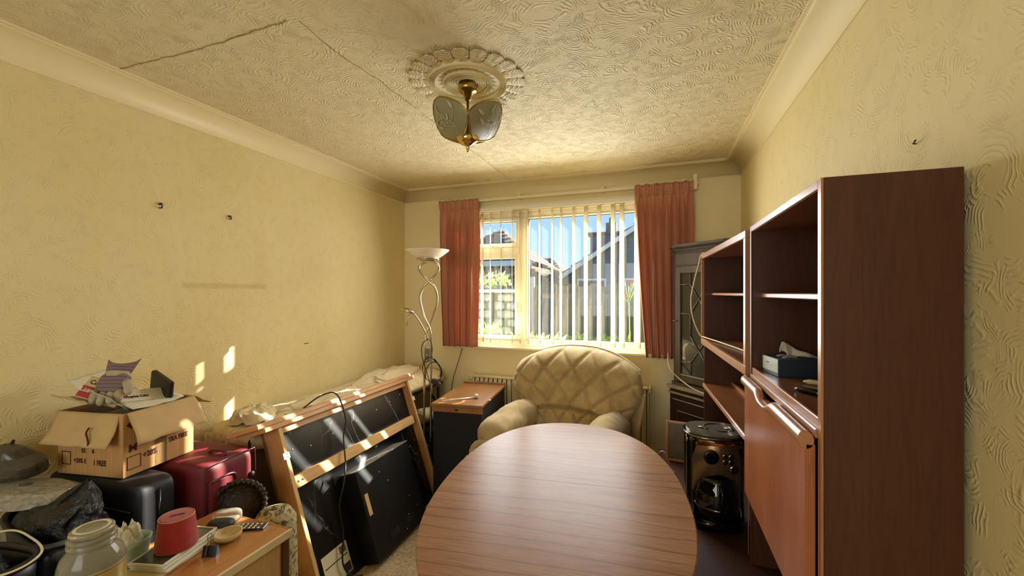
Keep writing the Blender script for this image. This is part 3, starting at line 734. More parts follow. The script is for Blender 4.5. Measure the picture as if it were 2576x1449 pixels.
# ---------------------------------------------------------------- glazed corner cabinet
m_dark = wood('dark_mahogany', '2b1b14', '3a261b', 'z', .35, .3, .6); m_dkgrey = wood('dusty_dark_wood', '4a3f33', '5a4e40', 'z', .45, .1, .6)
m_dust = mat('dusty_edge', '8d8268', .8, var=.2, vscale=30)
cg = NT('cabinet_glass'); cg.base(lin('3a3c34')); cg.set(Roughness=.08, Specular_IOR_Level=.8, Coat_Weight=.5, Coat_Roughness=.03, Transmission_Weight=.25); m_cabglass = cg.m
cc = thing('corner_cabinet', 'dark wood corner cabinet with astragal glazed door and cupboard below', 'cabinet', (0, 0, 0))
CB = 3.222
def cpoly(g, xw=.100, yr=2.87):
    return [(XR-.004, CB), (xw-g, CB), (xw-g, 3.195-.4*g), (.425-.4*g, yr-g), (XR-.004, yr-g)][::-1]
MB().prism(cpoly(.0), .0, .775).build('lower_body', m_dark, cc)
MB().prism(cpoly(.022), .775, .793).build('waist_shelf', m_dust, cc)
MB().prism(cpoly(.010), .735, .748).build('waist_moulding', m_dust, cc)
MB().prism(cpoly(-.012), .793, .82).build('upper_plinth', m_dkgrey, cc)
# upper cabinet: diagonal front plane from A to B
A = Vector((.142, 3.175, 0)); Bp = Vector((.420, 2.897, 0)); ex = (Bp-A).normalized(); W_ = (Bp-A).length; nrm = Vector((-ex.y, ex.x, 0)); nrm = nrm if nrm.y < 0 else -nrm
def dg(x, z, o=0): p = A+ex*x+nrm*o; return Vector((p.x, p.y, z))
def dbox(x0, x1, z0, z1, o0, o1, m, name, parent, b=.002):
    M = frame(A, ex, nrm); bb = MB(); bb.box(x0, x1, o0, o1, -z1 if M.to_3x3().col[2].z < 0 else z0, -z0 if M.to_3x3().col[2].z < 0 else z1, b, M=M)
    return bb.build(name, m, parent)
upoly = [(XR-.004, CB), (.126, CB), (.126, 3.180), (A.x, A.y), (Bp.x, Bp.y), (.435, 2.885), (XR-.004, 2.885)][::-1]
b = MB(); b.box(.126, .142, 3.178, CB, .82, 1.74); b.box(XR-.02, XR-.004, 2.885, CB, .82, 1.74); b.box(.142, XR-.02, CB-.012, CB, .82, 1.74); b.build('carcass', m_dkgrey, cc)
MB().prism(upoly, 1.74, 1.76).build('upper_top', m_dkgrey, cc)
def grow(P, g):
    c = Vector((sum(x for x, y in P)/len(P), sum(y for x, y in P)/len(P)))
    return [(min(XR-.002, p[0]+(-g if p[0] < .5 else 0)), min(CB, p[1]-(g if p[1] < 3.2 else 0))) for p in P]
MB().prism(grow(upoly, .012), 1.76, 1.775).build('cornice_lower', m_dkgrey, cc); MB().prism(grow(upoly, .03), 1.785, 1.803).build('cornice', m_dkgrey, cc); MB().prism(grow(upoly, .015), 1.775, 1.785).build('cornice_cove', m_dark, cc)
dent = MB()
for k in range(30): q = dg(-.0+W_*k/30, 0, .036); dent.cbox((q.x, q.y, 1.780), (.009, .009, .009))
dent.build('dentils', m_dkgrey, cc)
dbox(-.0, W_, 1.655, 1.74, -.015, .012, m_dkgrey, 'frieze', cc)
dbox(-.0, W_, 1.650, 1.658, .0, .020, m_dkgrey, 'frieze_moulding', cc)
door = dbox(.0, .045, .83, 1.65, -.008, .014, m_dkgrey, 'glazed_door', cc)
dbox(W_-.045, W_, .83, 1.65, -.008, .014, m_dkgrey, 'stile', door); dbox(.045, W_-.045, .83, .885, -.008, .014, m_dkgrey, 'bottom_rail', door); dbox(.045, W_-.045, 1.60, 1.65, -.008, .014, m_dkgrey, 'top_rail', door)
dbox(.045, W_-.045, .885, 1.60, -.002, .002, m_cabglass, 'pane', door, 0)
dbox(.05, W_-.05, .876, .886, .004, .018, m_dust, 'dusty_ledge', door)
gx0, gx1, gz0, gz1 = .045, W_-.045, .885, 1.60
cols = [gx0+(gx1-gx0)*f_ for f_ in (0, .27, .5, .73, 1)]; zr = [gz0+(gz1-gz0)*f_ for f_ in (0, .12, .38, .60, .86, 1)]
bars = [((cols[1], zr[5]), (cols[1], zr[4]+.02)), ((cols[1], zr[4]+.02), (cols[2], (zr[3]+zr[4])/2+.01)), ((cols[2], (zr[3]+zr[4])/2+.01), (cols[3], zr[4]+.02)), ((cols[3], zr[5]), (cols[3], zr[4]+.02)),
        ((cols[2], (zr[3]+zr[4])/2+.01), (cols[1], zr[3])), ((cols[2], (zr[3]+zr[4])/2+.01), (cols[3], zr[3])), ((cols[1], zr[3]), (cols[1], zr[2])), ((cols[3], zr[3]), (cols[3], zr[2])),
        ((cols[1], zr[2]), (cols[2], (zr[1]+zr[2])/2)), ((cols[3], zr[2]), (cols[2], (zr[1]+zr[2])/2)), ((cols[2], (zr[1]+zr[2])/2), (cols[1], zr[1])), ((cols[2], (zr[1]+zr[2])/2), (cols[3], zr[1])),
        ((cols[1], zr[1]), (cols[1], zr[0])), ((cols[3], zr[1]), (cols[3], zr[0])), ((cols[0], zr[4]+.02), (cols[1], zr[4]+.02)), ((cols[0], zr[3]), (cols[1], zr[3])), ((cols[0], zr[1]), (cols[1], zr[1])), ((cols[3], zr[1]), (cols[4], zr[1]))]
m_bar = mat('astragal_bar', '6b6450', .4)
for p, q in bars: MB().tube([dg(p[0], p[1], .006), dg(q[0], q[1], .006)], .0042, 6).build('glazing_bar', m_bar, door)
MB().tube([dg(.02, 1.26, .014), dg(.018, 1.26, .03), dg(-.005, 1.262, .032)], .003, 6).build('key', m_brass, door)
for z in (1.08, 1.33): MB().prism([(.145, 3.205), (.145, 3.19), (.42, 2.915), (.56, 2.915), (.56, 3.205)], z, z+.008).build('inner_shelf', m_dark, cc)
# lower door: raised panel border
M0 = A; lo = []
def lowbox(x0, x1, z0, z1, o0, o1, m, name, p):
    A2 = Vector((.100, 3.195, 0)); B2 = Vector((.425, 2.87, 0)); e2 = (B2-A2).normalized(); n2 = Vector((-e2.y, e2.x, 0)); n2 = n2 if n2.y < 0 else -n2
    M = frame(A2, e2, n2); dn = M.to_3x3().col[2].z < 0; bb = MB(); bb.box(x0, x1, o0, o1, -z1 if dn else z0, -z0 if dn else z1, .002, M=M); return bb.build(name, m, p)
ld = lowbox(.03, .43, .08, .70, .0, .014, m_dark, 'cupboard_door', cc)
for a in ((.08, .38, .62, .626), (.08, .38, .15, .156), (.08, .086, .156, .62), (.374, .38, .156, .62)): lowbox(*a, .014, .019, m_dkgrey, 'panel_beading', ld)
# ---------------------------------------------------------------- armchair
fbk = NT('quilted_velour'); n1 = fbk.noise(fbk.coord(), 9, 5, .6); fbk.base(fbk.ramp(n1.outputs[0], [(.28, lin('a08655')), (.5, lin('b49c6a')), (.75, lin('c2ac7e'))]))
fbk.set(Roughness=.85, Sheen_Weight=.4, Sheen_Roughness=.4); fbk.bump(fbk.noise(fbk.coord(), 90, 4).outputs[0], .25, .004); m_vel = fbk.m
m_beech = wood('varnished_beech', 'b07a48', 'c48c58', 'z', .3, .3, .5)
ac = thing('armchair', 'quilted beige velour armchair with rolled arms below the window', 'armchair', (-.63, 2.69, 0), R(-12))
# local: faces -y. back cushion is a fan of quilted velour
def quilt(u, v, fu, fv, w=.11):
    a = (u*fu+v*fv) % 1; c = (u*fu-v*fv) % 1
    g = 0
    for q in (a, c):
        d = min(q, 1-q); g = max(g, math.exp(-(d/w)**2))
    return g
def back_pt(u, v, side):
    s_ = u*2-1                                  # -1..1 across
    wid = .30+.20*min(1, v/.62)**1.1
    top = 1-.20*abs(s_)**2.4
    e = 1-abs(s_)**3.2; 
    vv = v*top
    x = s_*wid*(1-.06*max(0, v-.75)/.25)
    z = .40+.66*vv
    yb = .27+.15*v-.10*abs(s_)**2*v             # leans back, wings curl forward
    th = .105*(max(0, 1-abs(s_)**4))**.5*(max(0, 1-(abs(2*v-1))**7))**.5+.012
    pt = fbm(x*3, z*3, 2)*.008
    if side == 0:
        fan = s_*(1.25-.35*v)
        g = quilt(fan, v, 2.3, 2.6, .075)
        seam = math.exp(-((v-.30-.05*(1-s_*s_))/.018)**2)
        puff = .012*(1-g)-.012*g-.045*seam
        y = yb-th-puff*min(1, th/.07)+pt
    else: y = yb+th*.7
    if v > .82:
        k = (v-.82)/.18; y += .05*k*k*(1 if side == 0 else .2)
    return (x, y, z)
b = MB(); NU, NV = 90, 80
b.grid(lambda u, v: back_pt(u, v, 0), NU, NV); b.grid(lambda u, v: back_pt(u, v, 1), NU, NV, flip=True)
for s_ in (0, 1): b.grid(lambda u, v, s_=s_: tuple(Vector(back_pt(s_, v, 0)).lerp(Vector(back_pt(s_, v, 1)), u)), 4, NV)
for s_ in (0, 1): b.grid(lambda u, v, s_=s_: tuple(Vector(back_pt(v, s_, 0)).lerp(Vector(back_pt(v, s_, 1)), u)), 4, NU)
b.build('back_cushion', m_vel, ac)
# outer back shell, showing as rounded shoulders beside the cushion
def shell(u, v):
    s_ = u*2-1; wid = .43+.09*v; x = s_*wid; z = .12+.70*v-.06*abs(s_)**3
    y = .34+.10*v-.17*abs(s_)**2.5
    return Vector((x, y, z)), Vector((-.25*s_, 1, 0)).normalized()
MB().solid(shell, 30, 14, .085).build('back_shell', m_vel, ac)
# seat
def cush(cx, cy, cz, ax, ay, az, n=24, p=.35, wob=.01, seed=0, q=None):
    def fn(u, v):
        t = 2*math.pi*u; f_ = math.pi*(v-.5); cp, sp_ = math.cos(f_), math.sin(f_)
        sg = lambda a, e: math.copysign(abs(a)**e, a)
        P = Vector((ax*sg(cp, p)*sg(math.cos(t), p), ay*sg(cp, p)*sg(math.sin(t), p), az*sg(sp_, .6)))
        P *= 1+wob*6*fbm(P.x*5+seed, P.y*5, P.z*5)
        return (cx+P.x, cy+P.y, cz+P.z)
    return fn
MB().grid(cush(0, .0, .36, .29, .34, .10, p=.45), 48, 24, wrapu=True).build('seat_cushion', m_vel, ac)
MB().box(-.32, .32, -.30, .42, .08, .30, .03).build('seat_base', m_vel, ac)
for sx_ in (-1, 1):
    # arm: soft pad rolled over the front, tapering to the back
    def arm(u, v, sx_=sx_):
        # v along the arm front(0)->back(1); u around section
        t = 2*math.pi*u
        y = -.34+.62*v; cz = .50+.07*v+.035*math.sin(math.pi*min(1, v*1.3)); rx = .118-.02*v; rz = .10
        if v < .12: k = math.sqrt(max(0, 1-((.12-v)/.12)**2)); rx *= k; rz *= k
        if v > .9: k = math.sqrt(max(0, 1-((v-.9)/.1)**2))*.6+.4; rx *= k; rz *= k
        wr = .012*math.sin(9*v+2*math.sin(t))*max(0, math.sin(t))+.010*fbm(y*8, t, sx_)
        return (sx_*.335+(rx+wr)*math.cos(t), y, cz+(rz+wr)*math.sin(t))
    MB().grid(arm, 30, 34, wrapu=True).build('arm_pad', m_vel, ac)
    MB().box(sx_*.335-.08, sx_*.335+.08, -.30, .36, .08, .44, .03).build('arm_side', m_vel, ac)
    sc = [(sx_*(.345+.10*math.cos(a)), -.345, .405+.085*math.sin(a)) for a in [R(-60+18*k) for k in range(16)]]
    MB().tube(sc, .024, 10).build('arm_roll', m_vel, ac)
    fp = smooth_path([(sx_*.36, -.365, .06), (sx_*.37, -.368, .22), (sx_*.40, -.37, .33), (sx_*.455, -.372, .385), (sx_*.475, -.372, .37)], 6)
    MB().tube(fp, .02, 8, flat=.7).build('wood_facing', m_beech, ac)
    for y in (-.28, .36): MB().cyl((sx_*.33, y, 0), (sx_*.33, y, .09), .022, 10).build('foot', m_beech, ac)
# ---------------------------------------------------------------- black cabinet with wood top, left of the armchair
m_blk = mat('black_cloth_board', '17130f', .8); m_vtop = wood('walnut_veneer_top', '8a5a36', 'a4713f', 'y', .35, .25, .7)
sc_ = thing('black_cabinet', 'black cabinet with brown veneer top between floor lamp and armchair', 'cabinet', (-1.298, 2.525, 0), R(6.5))
MB().box(-.178, .178, .015, .66, .0, .655, .004).build('body', m_blk, sc_)
MB().box(-.186, .186, 0, .675, .668, .690, .003).build('top', m_vtop, sc_)
MB().box(-.184, .184, .004, .02, .63, .668, .003).build('front_rail', m_vtop, sc_)
MB().box(-.184, .184, .66, .677, .655, .702, .003).build('back_rail', m_vtop, sc_)
MB().box(-.012, .012, -.002, .006, .645, .657, .002).build('badge', m_dark, sc_)
sunstrip = thing('sun_strip_rod', 'white rod in place of a sun strip, with knobbly clear end, on the black cabinet', 'sunstrip', (-1.30, 2.66, .690))  # its white rod is added in place of a strip of sunlight
MB().tube([(-.13, -.10, .006), (.05, .05, .008)], .005, 8).build('rod', m_chain, sunstrip)
MB().lathe([(0, -.022), (.014, -.016), (.018, 0), (.012, .016), (0, .022)], 10, M=Matrix.Translation((.065, .06, .018))@Matrix.Rotation(R(70), 4, 'X')).build('end_knob', m_clear_rim, sunstrip)
tag(MB().lathe([(0, 0), (.010, .001), (.009, .005), (0, .006)], 10).build('white_button', m_chain, None, (-1.12, 2.70, .690)), 'tiny white button beside the wand on the black cabinet', 'button')
# ---------------------------------------------------------------- floor lamp
m_steel = mat('satin_chrome', 'c9c2b0', .22, 1); m_shade = mat('opal_glass', 'f2ead2', .3); m_cable = mat('black_cable', '161514', .5); m_sw = mat('bronze_plastic', '6f5a46', .4)
fl_ = thing('floor_lamp', 'twisted chrome uplighter floor lamp with reading arm and coiled black cable', 'floor lamp', (-1.615, 2.675, 0))
K = 2.675
# the lamp's outline is drawn on an upright plane through its pole; dep adds depth to either side of it
rx = Vector((.943, .332, 0))
def lp(a, z, dep=0): return rx*a+Vector((-.332, .943, 0))*dep+Vector((0, 0, z))
DL = 3.06  # drawing units to metres
def P(px, py, dep=0): return lp((px-1079)/1025.6*DL, 1.46-(py-737)/1025.6*DL, dep)
MB().lathe([(0, 0), (.092, 0), (.092, .012), (.085, .02), (.02, .03), (.0, .032)], 32).build('base', m_steel, fl_)
up1 = smooth_path([P(1070, 1110), P(1071, 960), P(1072, 870, .0), P(1073, 845, .01), P(1085, 810, .02), P(1103, 758, .0), P(1098, 722, -.02), P(1080, 706, -.02), P(1060, 683, 0), P(1056, 672, .02), P(1066, 662, .02), P(1094, 655, 0), P(1100, 653, 0)], 8)
up2 = smooth_path([P(1087, 1110), P(1088, 960), P(1088, 870, 0), P(1086, 830, -.01), P(1072, 795, -.02), P(1060, 750, .0), P(1068, 722, .02), P(1085, 704, .02), P(1105, 683, 0), P(1108, 672, -.02), P(1100, 660, -.02), P(1065, 655, 0), P(1056, 652, 0)], 8)
for q in (up1, up2): MB().tube(q, .0085, 8).build('twisted_tube', m_steel, fl_)
MB().tube([P(1078, 1120), lp(0, .02)], .016, 12).build('lower_pole', m_steel, fl_)
zt = 1.46+(737-655)/1025.6*DL
MB().lathe([(0, zt), (.05, zt), (.078, zt+.006), (.085, zt+.014), (.0, zt+.016)], 32).build('bowl_holder', m_steel, fl_)
MB().lathe([(.07, zt+.012), (.10, zt+.026), (.155, zt+.068), (.162, zt+.078), (.156, zt+.078), (.10, zt+.034), (.0, zt+.024)], 40).build('glass_bowl', m_shade, fl_)
for a in (0, 120, 240): MB().lathe([(0, -.01), (.010, -.008), (.012, .004), (0, .01)], 10, M=Matrix.Translation((.082*math.cos(R(a)), .082*math.sin(R(a)), zt+.004))).build('screw_cap', m_steel, fl_)
MB().tube(smooth_path([P(1080, 870, -.02), P(1080, 850, -.02), P(1072, 828, -.03), P(1058, 800, -.05), P(1048, 786, -.06)], 8), .0065, 8).build('reading_arm', m_steel, fl_)
hM = frame(P(1034, 783, -.06), rx*.94+Vector((0, 0, -.34)), Vector((-.332, .943, 0)))
hd = MB(); hd.lathe([(0, -.006), (.030, -.004), (.044, .006), (.034, .018), (.014, .024), (0, .025)], 20, M=hM@Matrix.Diagonal((1.25, .8, 1, 1))); hd.build('reading_head', m_steel, fl_)
MB().tube([P(1038, 790, -.06), P(1031, 820, -.06)], .003, 6).build('head_handle', m_steel, fl_)
MB().box(-.016, .016, -.02, .012, 0, .10, .004, M=frame(P(1079, 910, -.01), rx, Vector((-.332, .943, 0)))).build('dimmer_box', m_sw, fl_)
for py in (892, 905): MB().lathe([(0, 0), (.006, 0), (.006, .006), (0, .007)], 10, M=frame(P(1079, py, -.032), rx, Vector((0, 0, 1)))).build('dimmer_button', m_steel, fl_)
c1 = smooth_path([P(1081, 852, -.03), P(1070, 862, -.03), P(1066, 880, -.03), P(1070, 905, -.03), P(1078, 930, -.03), P(1085, 955, -.03), P(1090, 985, -.02)], 8)
c2 = smooth_path([P(1081, 850, -.035), P(1090, 858, -.035), P(1093, 875, -.035), P(1092, 895, -.035), P(1100, 906, -.04), P(1113, 918, -.04), P(1118, 932, -.04), P(1115, 948, -.04), P(1106, 956, -.04), P(1092, 957, -.04), P(1076, 948, -.035), P(1069, 928, -.03), P(1072, 910, -.03), P(1082, 898, -.035), P(1094, 898, -.04)], 8)
c3 = smooth_path([P(1077, 950, -.035), P(1078, 930, -.035), P(1086, 914, -.04), P(1100, 908, -.045), P(1112, 915, -.045)], 8)
for c in (c1, c2, c3): MB().tube(c, .0032, 6).build('cable', m_cable, fl_)
MB().tube(smooth_path([P(1098, 900, -.04), P(1108, 912, -.04), P(1116, 928, -.04), P(1114, 945, -.04)], 6), .007, 6).build('cable_bundle', m_cable, fl_)
pl = MB(); pl.box(-.022, .022, -.02, .02, -.016, .016, .005, M=frame(P(1100, 956, -.045), rx+Vector((0, 0, -.2)), Vector((-.332, .943, 0)))); pl.box(-.016, .018, -.016, .016, -.016, .016, .005, M=frame(P(1109, 963, -.045), rx+Vector((0, 0, -.9)), Vector((-.332, .943, 0)))); pl.build('plug', m_cable, fl_)
ac_ = tag(MB().tube(smooth_path([(-1.655, 3.34, .97), (-1.68, 3.335, .88), (-1.72, 3.335, .76), (-1.75, 3.335, .66), (-1.78, 3.335, .45), (-1.8, 3.335, .12)], 6), .003, 6).build('wall_cable', m_sw), 'thin brown cable running down the wall under the left curtain', 'cable')
# ---------------------------------------------------------------- leaning fireplace surround (seen from its back)
m_oak = wood('oak_veneer', 'bd8450', 'cc9862', 'z', .4, .1, .6); m_oaky = wood('oak_veneer_long', 'bc8854', 'cc9c66', 'y', .4, .1, .6); m_pine = wood('raw_pine', 'c99a5c', 'dbb074', 'y', .6, 0, .5)
m_oakedge = wood('oak_raw_edge', 'c8a468', 'd8b87c', 'z', .6, 0, .4)
mb_ = NT('black_marble_laminate'); vm = mb_.coord(scale=(3.4, 3.4, 1.9)); wn = mb_.noise(vm, 1.3, 6, .6)
ad = mb_.n('ShaderNodeVectorMath', operation='MULTIPLY_ADD'); mb_.l(wn.outputs[1], ad.inputs[0]); ad.inputs[1].default_value = (.9, .9, .9); mb_.l(vm, ad.inputs[2])
vv_ = mb_.n('ShaderNodeTexVoronoi', feature='DISTANCE_TO_EDGE'); mb_.l(ad.outputs[0], vv_.inputs['Vector']); vv_.inputs['Scale'].default_value = .9
vein = mb_.ramp(vv_.outputs['Distance'], [(0, (1, 1, 1)), (.007, (.2, .2, .2)), (.018, (0, 0, 0))])
msk = mb_.ramp(mb_.noise(vm, 1.7, 2).outputs[0], [(.42, (0, 0, 0)), (.62, (1, 1, 1))])
mb_.base(mb_.mix(mb_.math('MULTIPLY', vein, msk), lin('111214'), lin('b9bcbc'))); mb_.set(Roughness=.28, Specular_IOR_Level=.45); m_marb = mb_.m
m_fire = mat('black_steel', '0d0d0e', .4); m_zinc = mat('grey_zinc_plate', '9a968c', .4, .3); m_screw = mat('bright_screw', 'd8d4c8', .25, 1); m_brk = mat('white_bracket', 'e6e4da', .4)
lean = math.atan(.342)
# local: x = out of the back towards the room, y = along, z = up the slope ; leaned about y
sf = thing('fireplace_surround', 'oak electric fireplace surround leaning backwards with its black back towards the room', 'fireplace', (-1.422, 2.02, 0), rot=(0, -lean, R(1.2)))
yl, yr, zt_ = -.56, .55, .865
DEP = .115
for nm, ya_, yb_ in (('left_leg', yl, yl+.02), ('right_leg', yr-.02, yr)):
    sgn = 1 if ya_ < 0 else -1
    lg = MB().box(-DEP, 0, ya_, yb_, 0, zt_, .0015).build('leg', m_oak, sf); MB().box(0, .003, ya_, yb_, 0, zt_, .001).build('raw_edge', m_oakedge, lg)
    # hollow pilaster: front board and inner return
    MB().box(-DEP, -DEP+.018, ya_ if sgn > 0 else ya_-.14, yb_+.14 if sgn > 0 else yb_, 0, zt_).build('pilaster_front', m_oak, lg)
    brk = MB().box(.003, .0055, ya_-.012 if sgn > 0 else ya_+.002, yb_+.004 if sgn > 0 else yb_+.016, zt_-.15, zt_-.12, .001).build('hanging_bracket', m_brk, sf)
    for dz in (-.142, -.128): MB().lathe([(0, 0), (.003, 0), (.002, .0015), (0, .002)], 8, M=frame((.0055, (ya_+yb_)/2, zt_+dz), (0, 1, 0), (0, 0, 1))).build('screw', m_cable, brk)
MB().box(-.062, -.05, yl+.02, yr-.02, .02, zt_-.0).build('marble_back_panel', m_marb, sf)
# mantel: three stepped boards
MB().box(-.175, .012, yl-.075, yr+.07, zt_, zt_+.022, .002).build('mantel_board', m_oaky, sf)
MB().box(-.20, .002, yl-.10, yr+.05, zt_+.022, zt_+.046, .003).build('mantel_shelf', m_oaky, sf)
MB().box(-.05, -.012, yl+.02, yr-.02, zt_-.032, zt_, .002).build('mantel_batten', m_oaky, sf)
cb_ = MB().box(-.05, -.008, yl+.022, yr-.045, .565, .622, .003).build('cross_batten', m_pine, sf)
for dy in (.045, .07): MB().lathe([(0, 0), (.006, 0), (.006, .002), (0, .004)], 10, M=frame((-.008, yl+dy, .595), (0, 1, 0), (0, 0, 1))).build('bolt', m_screw, cb_)
# electric fire box set through the panel
fy0, fy1, fz1 = -.225, .27, .50
fb_ = MB().box(-.05, .055, fy0, fy1, .015, fz1, .003).build('fire_box', m_fire, sf)
MB().box(-.05, .057, fy0-.004, fy1+.004, fz1, fz1+.004).build('top_plate', m_zinc, fb_)
MB().box(-.05, -.046, fy0-.055, fy0, .02, fz1+.02).build('side_flange', m_fire, fb_)
MB().box(.0552, .0560, fy0+.018, fy0+.045, .255, .37).build('paper_label', m_oakedge, fb_)
for g in range(2):
    for k in range(5): MB().box(.0548, .0556, fy0+.14+g*.15+k*.016, fy0+.147+g*.15+k*.016, .07, .105).build('vent_slot', m_rubber, fb_)
for (y, z) in ((.0, .36), (-.05, .43), (.10, .11), (.2, .12), (.15, .2), (.05, .05)): MB().lathe([(0, 0), (.004, 0), (.003, .002), (0, .003)], 8, M=frame((.055, y, z), (0, 1, 0), (0, 0, 1))).build('screw', m_screw, fb_)
for (y, z) in ((-.47, .74), (-.50, .66), (-.36, .72), (-.2, .73), (0, .74), (.2, .755), (.35, .77), (.48, .79), (.49, .6), (.50, .45), (-.50, .40), (.49, .3), (-.13, .69)): MB().lathe([(0, 0), (.005, 0), (.004, .002), (0, .003)], 8, M=frame((-.05, y, z), (0, 1, 0), (0, 0, 1))).build('panel_screw', m_screw, sf)
lb = MB().box(-.0495, -.0485, -.47, -.30, .05, .20).build('rating_label', mat('cream_label', 'd9d2b0', .6), sf)
m_ink = mat('black_print', '221f1c', .7)
bc = MB()
for k in range(14): bc.box(-.0485, -.0480, -.355+k*.0032, -.355+k*.0032+(.0022 if k % 3 else .0011), .155, .19)
bc.build('barcode', m_ink, lb)['kind'] = 'stuff'
MB().box(-.0485, -.0480, -.46, -.31, .138, .143).build('printed_rule', m_ink, lb); MB().box(-.0485, -.0480, -.35, -.305, .055, .10).build('printed_block', mat('navy_print', '20283a', .7), lb)
# black mains cable looping over the mantel
pw = smooth_path([(-.12, -.28, zt_+.05), (-.04, -.22, zt_+.085), (.03, -.18, zt_+.065), (.03, -.165, zt_-.08), (.0, -.18, .70), (.02, -.24, .56), (.03, -.30, .47), (.0, -.33, .38), (-.02, -.33, .25), (-.03, -.37, .12), (-.03, -.34, .04), (0, -.30, .01)], 10)
MB().tube(pw, .0042, 7).build('power_cable', m_cable, sf)
# ---------------------------------------------------------------- padded folding bed along the wall
m_cream = mat('cream_quilt_cotton', 'd8c79c', .9, bump=.5, bscale=60, bdist=.006, var=.1, vscale=20); m_lace = mat('cream_lace_trim', 'dccfae', .9, bump=1, bscale=160, bdist=.006)
m_grey = mat('grey_silver_cloth', '8f8468', .6, bump=.3, bscale=12, bdist=.02, var=.15); m_tan = wood('bed_plywood_edge', 'b89a66', 'c9ad78', 'y', .6, 0, .5)
bed = thing('folding_bed', 'cream covered padded folding bed along the left wall behind the fireplace surround', 'bed', (-1.99, 2.27, 0))
BYL, BYR, BX0, BX1, BZ = -.80, .93, -.265, .20, .735
def padtop(u, v):
    # rounded slab, u across, v along
    y = BYL+(BYR-BYL)*v; s_ = u*2-1; nearr = 1
    if v < .12: nearr = math.sqrt(max(0, 1-((.12-v)/.12)**2))
    cx = (BX0+BX1)/2; hw = (BX1-BX0)/2*(.55+.45*nearr)
    e = (max(0, 1-abs(s_)**5))**.5
    h = .05*e*(.35+.65*nearr)+.010*fbm(s_*2.2, y*5, 3)+.006*math.sin(y*60+3*s_)*fbm(y*3, s_, 5)
    return Vector((cx+s_*hw, y, BZ+h))
b = MB(); b.grid(padtop, 28, 140)
b.grid(lambda u, v: (lambda p: (p.x, p.y, BZ-.05))(padtop(u, v)), 28, 140, flip=True)
for s_ in (0, 1): b.grid(lambda u, v, s_=s_: (lambda p: (p.x+(1 if s_ else -1)*.012*math.sin(math.pi*u), p.y, p.z-(p.z-BZ+.05)*u))(padtop(s_, v)), 5, 140)
for s_ in (0, 1): b.grid(lambda u, v, s_=s_: (lambda p: (p.x, p.y+(1 if s_ else -1)*.01*math.sin(math.pi*u), p.z-(p.z-BZ+.05)*u))(padtop(v, s_)), 5, 28)
b.build('padded_top', m_cream, bed)
# gathered lace frill round the near end and along the room side
def frill(u, v):
    L = u*1.15
    if L < .40: a = math.pi/2*(L/.40); x = BX0+.06+(BX1-BX0-.06)*math.sin(a); y = BYL-.015+.18*(1-math.cos(a))
    else: x = BX1+.016; y = BYL+.165+(L-.40)
    wv = .010*math.sin(u*240)+.006*math.sin(u*97)
    return Vector((x+wv*.7, y-wv*.5*(1 if L < .4 else .2), BZ+.012-.075*v-.012*math.sin(u*50)*v)), Vector((.5, -.5, 0))
MB().solid(frill, 420, 5, .003).build('lace_frill', m_lace, bed)
MB().box(BX0+.02, BX1-.01, BYL+.25, BYR+.10, BZ-.062, BZ-.05).build('board', m_tan, bed)
for y in (.93, -.55):
    b = MB(); b.tube([(BX1-.03, y, BZ-.062), (BX1-.03, y, .0)], .014, 8); b.tube([(BX1-.03, y, .45), (BX1-.03, y-.18, BZ-.07)], .010, 8); b.build('leg', m_fire, bed)
    MB().tube([(BX0+.03, y, BZ-.062), (BX0+.03, y, 0)], .014, 8).build('leg', m_fire, bed)
    MB().tube([(BX0+.03, y, .2), (BX1-.03, y, .2)], .010, 8).build('cross_bar', m_fire, bed)
MB().box(BX1-.045, BX1-.02, BYL+.25, BYR+.06, BZ-.09, BZ-.062).build('side_rail', m_fire, bed)
# grey cloth hanging below the near end
def drp(u, v):
    x = BX0+.09+(BX1-BX0-.02)*u; bulge = .08*math.sin(math.pi*v)
    return Vector((x+.06*v*u, BYL+.20-.02*math.sin(u*9)-bulge*.4-.08*u*(1-u)+.03*fbm(u*4, v*3, 8), BZ-.05-.62*v)), Vector((0, 1, 0))
hs_ = tag(MB().solid(drp, 40, 30, .006).build('grey_cloth', m_grey, None, (-1.99, 2.27, 0)), 'dull grey cloth hanging under the near end of the folding bed', 'cloth')
# rumpled linen lying on the bed
m_linen = mat('creased_linen', 'd6c6a0', .9, bump=.6, bscale=40, bdist=.006)
def bundle(name, label, loc, sx_, sy_, sz_, seed, rz=0, m=m_linen, cat='cloth'):
    def fn(u, v):
        a = 2*math.pi*u; f_ = math.pi/2*v; r_ = math.cos(f_)**.55 if v < 1 else 0
        k = 1+.28*fbm(math.cos(a)*1.6+seed, math.sin(a)*1.6, v*1.5)
        z = sz_*math.sin(f_)*(1+.35*fbm(math.cos(a)*r_*2.5, math.sin(a)*r_*2.5, seed+3))
        z += .010*sz_/.05*math.sin(a*7+seed+4*v)*r_
        return (sx_*r_*k*math.cos(a), sy_*r_*k*math.sin(a), max(0.0005, z))
    b = MB(); b.grid(fn, 64, 20, wrapu=True); o = b.build(name, m, None, loc, (0, 0, rz)); return tag(o, label, cat)
ZB = BZ+.045
bundle('rumpled_sheet', 'long rumpled cream sheet lying on the far end of the folding bed', (-2.06, 2.80, ZB), .13, .36, .055, 1)
bundle('crumpled_cloth', 'small crumpled beige cloth on the near rounded end of the folding bed', (-2.05, 1.62, ZB), .10, .13, .06, 7, .5)
bundle('flat_print_cloth', 'flattened printed linen cloth in the sun on the middle of the folding bed', (-1.97, 2.05, ZB), .14, .34, .03, 12)
roll = thing('rolled_towel', 'pale rolled towel tucked under the folding bed by the floor lamp', 'towel', (-1.80, 2.98, .24))
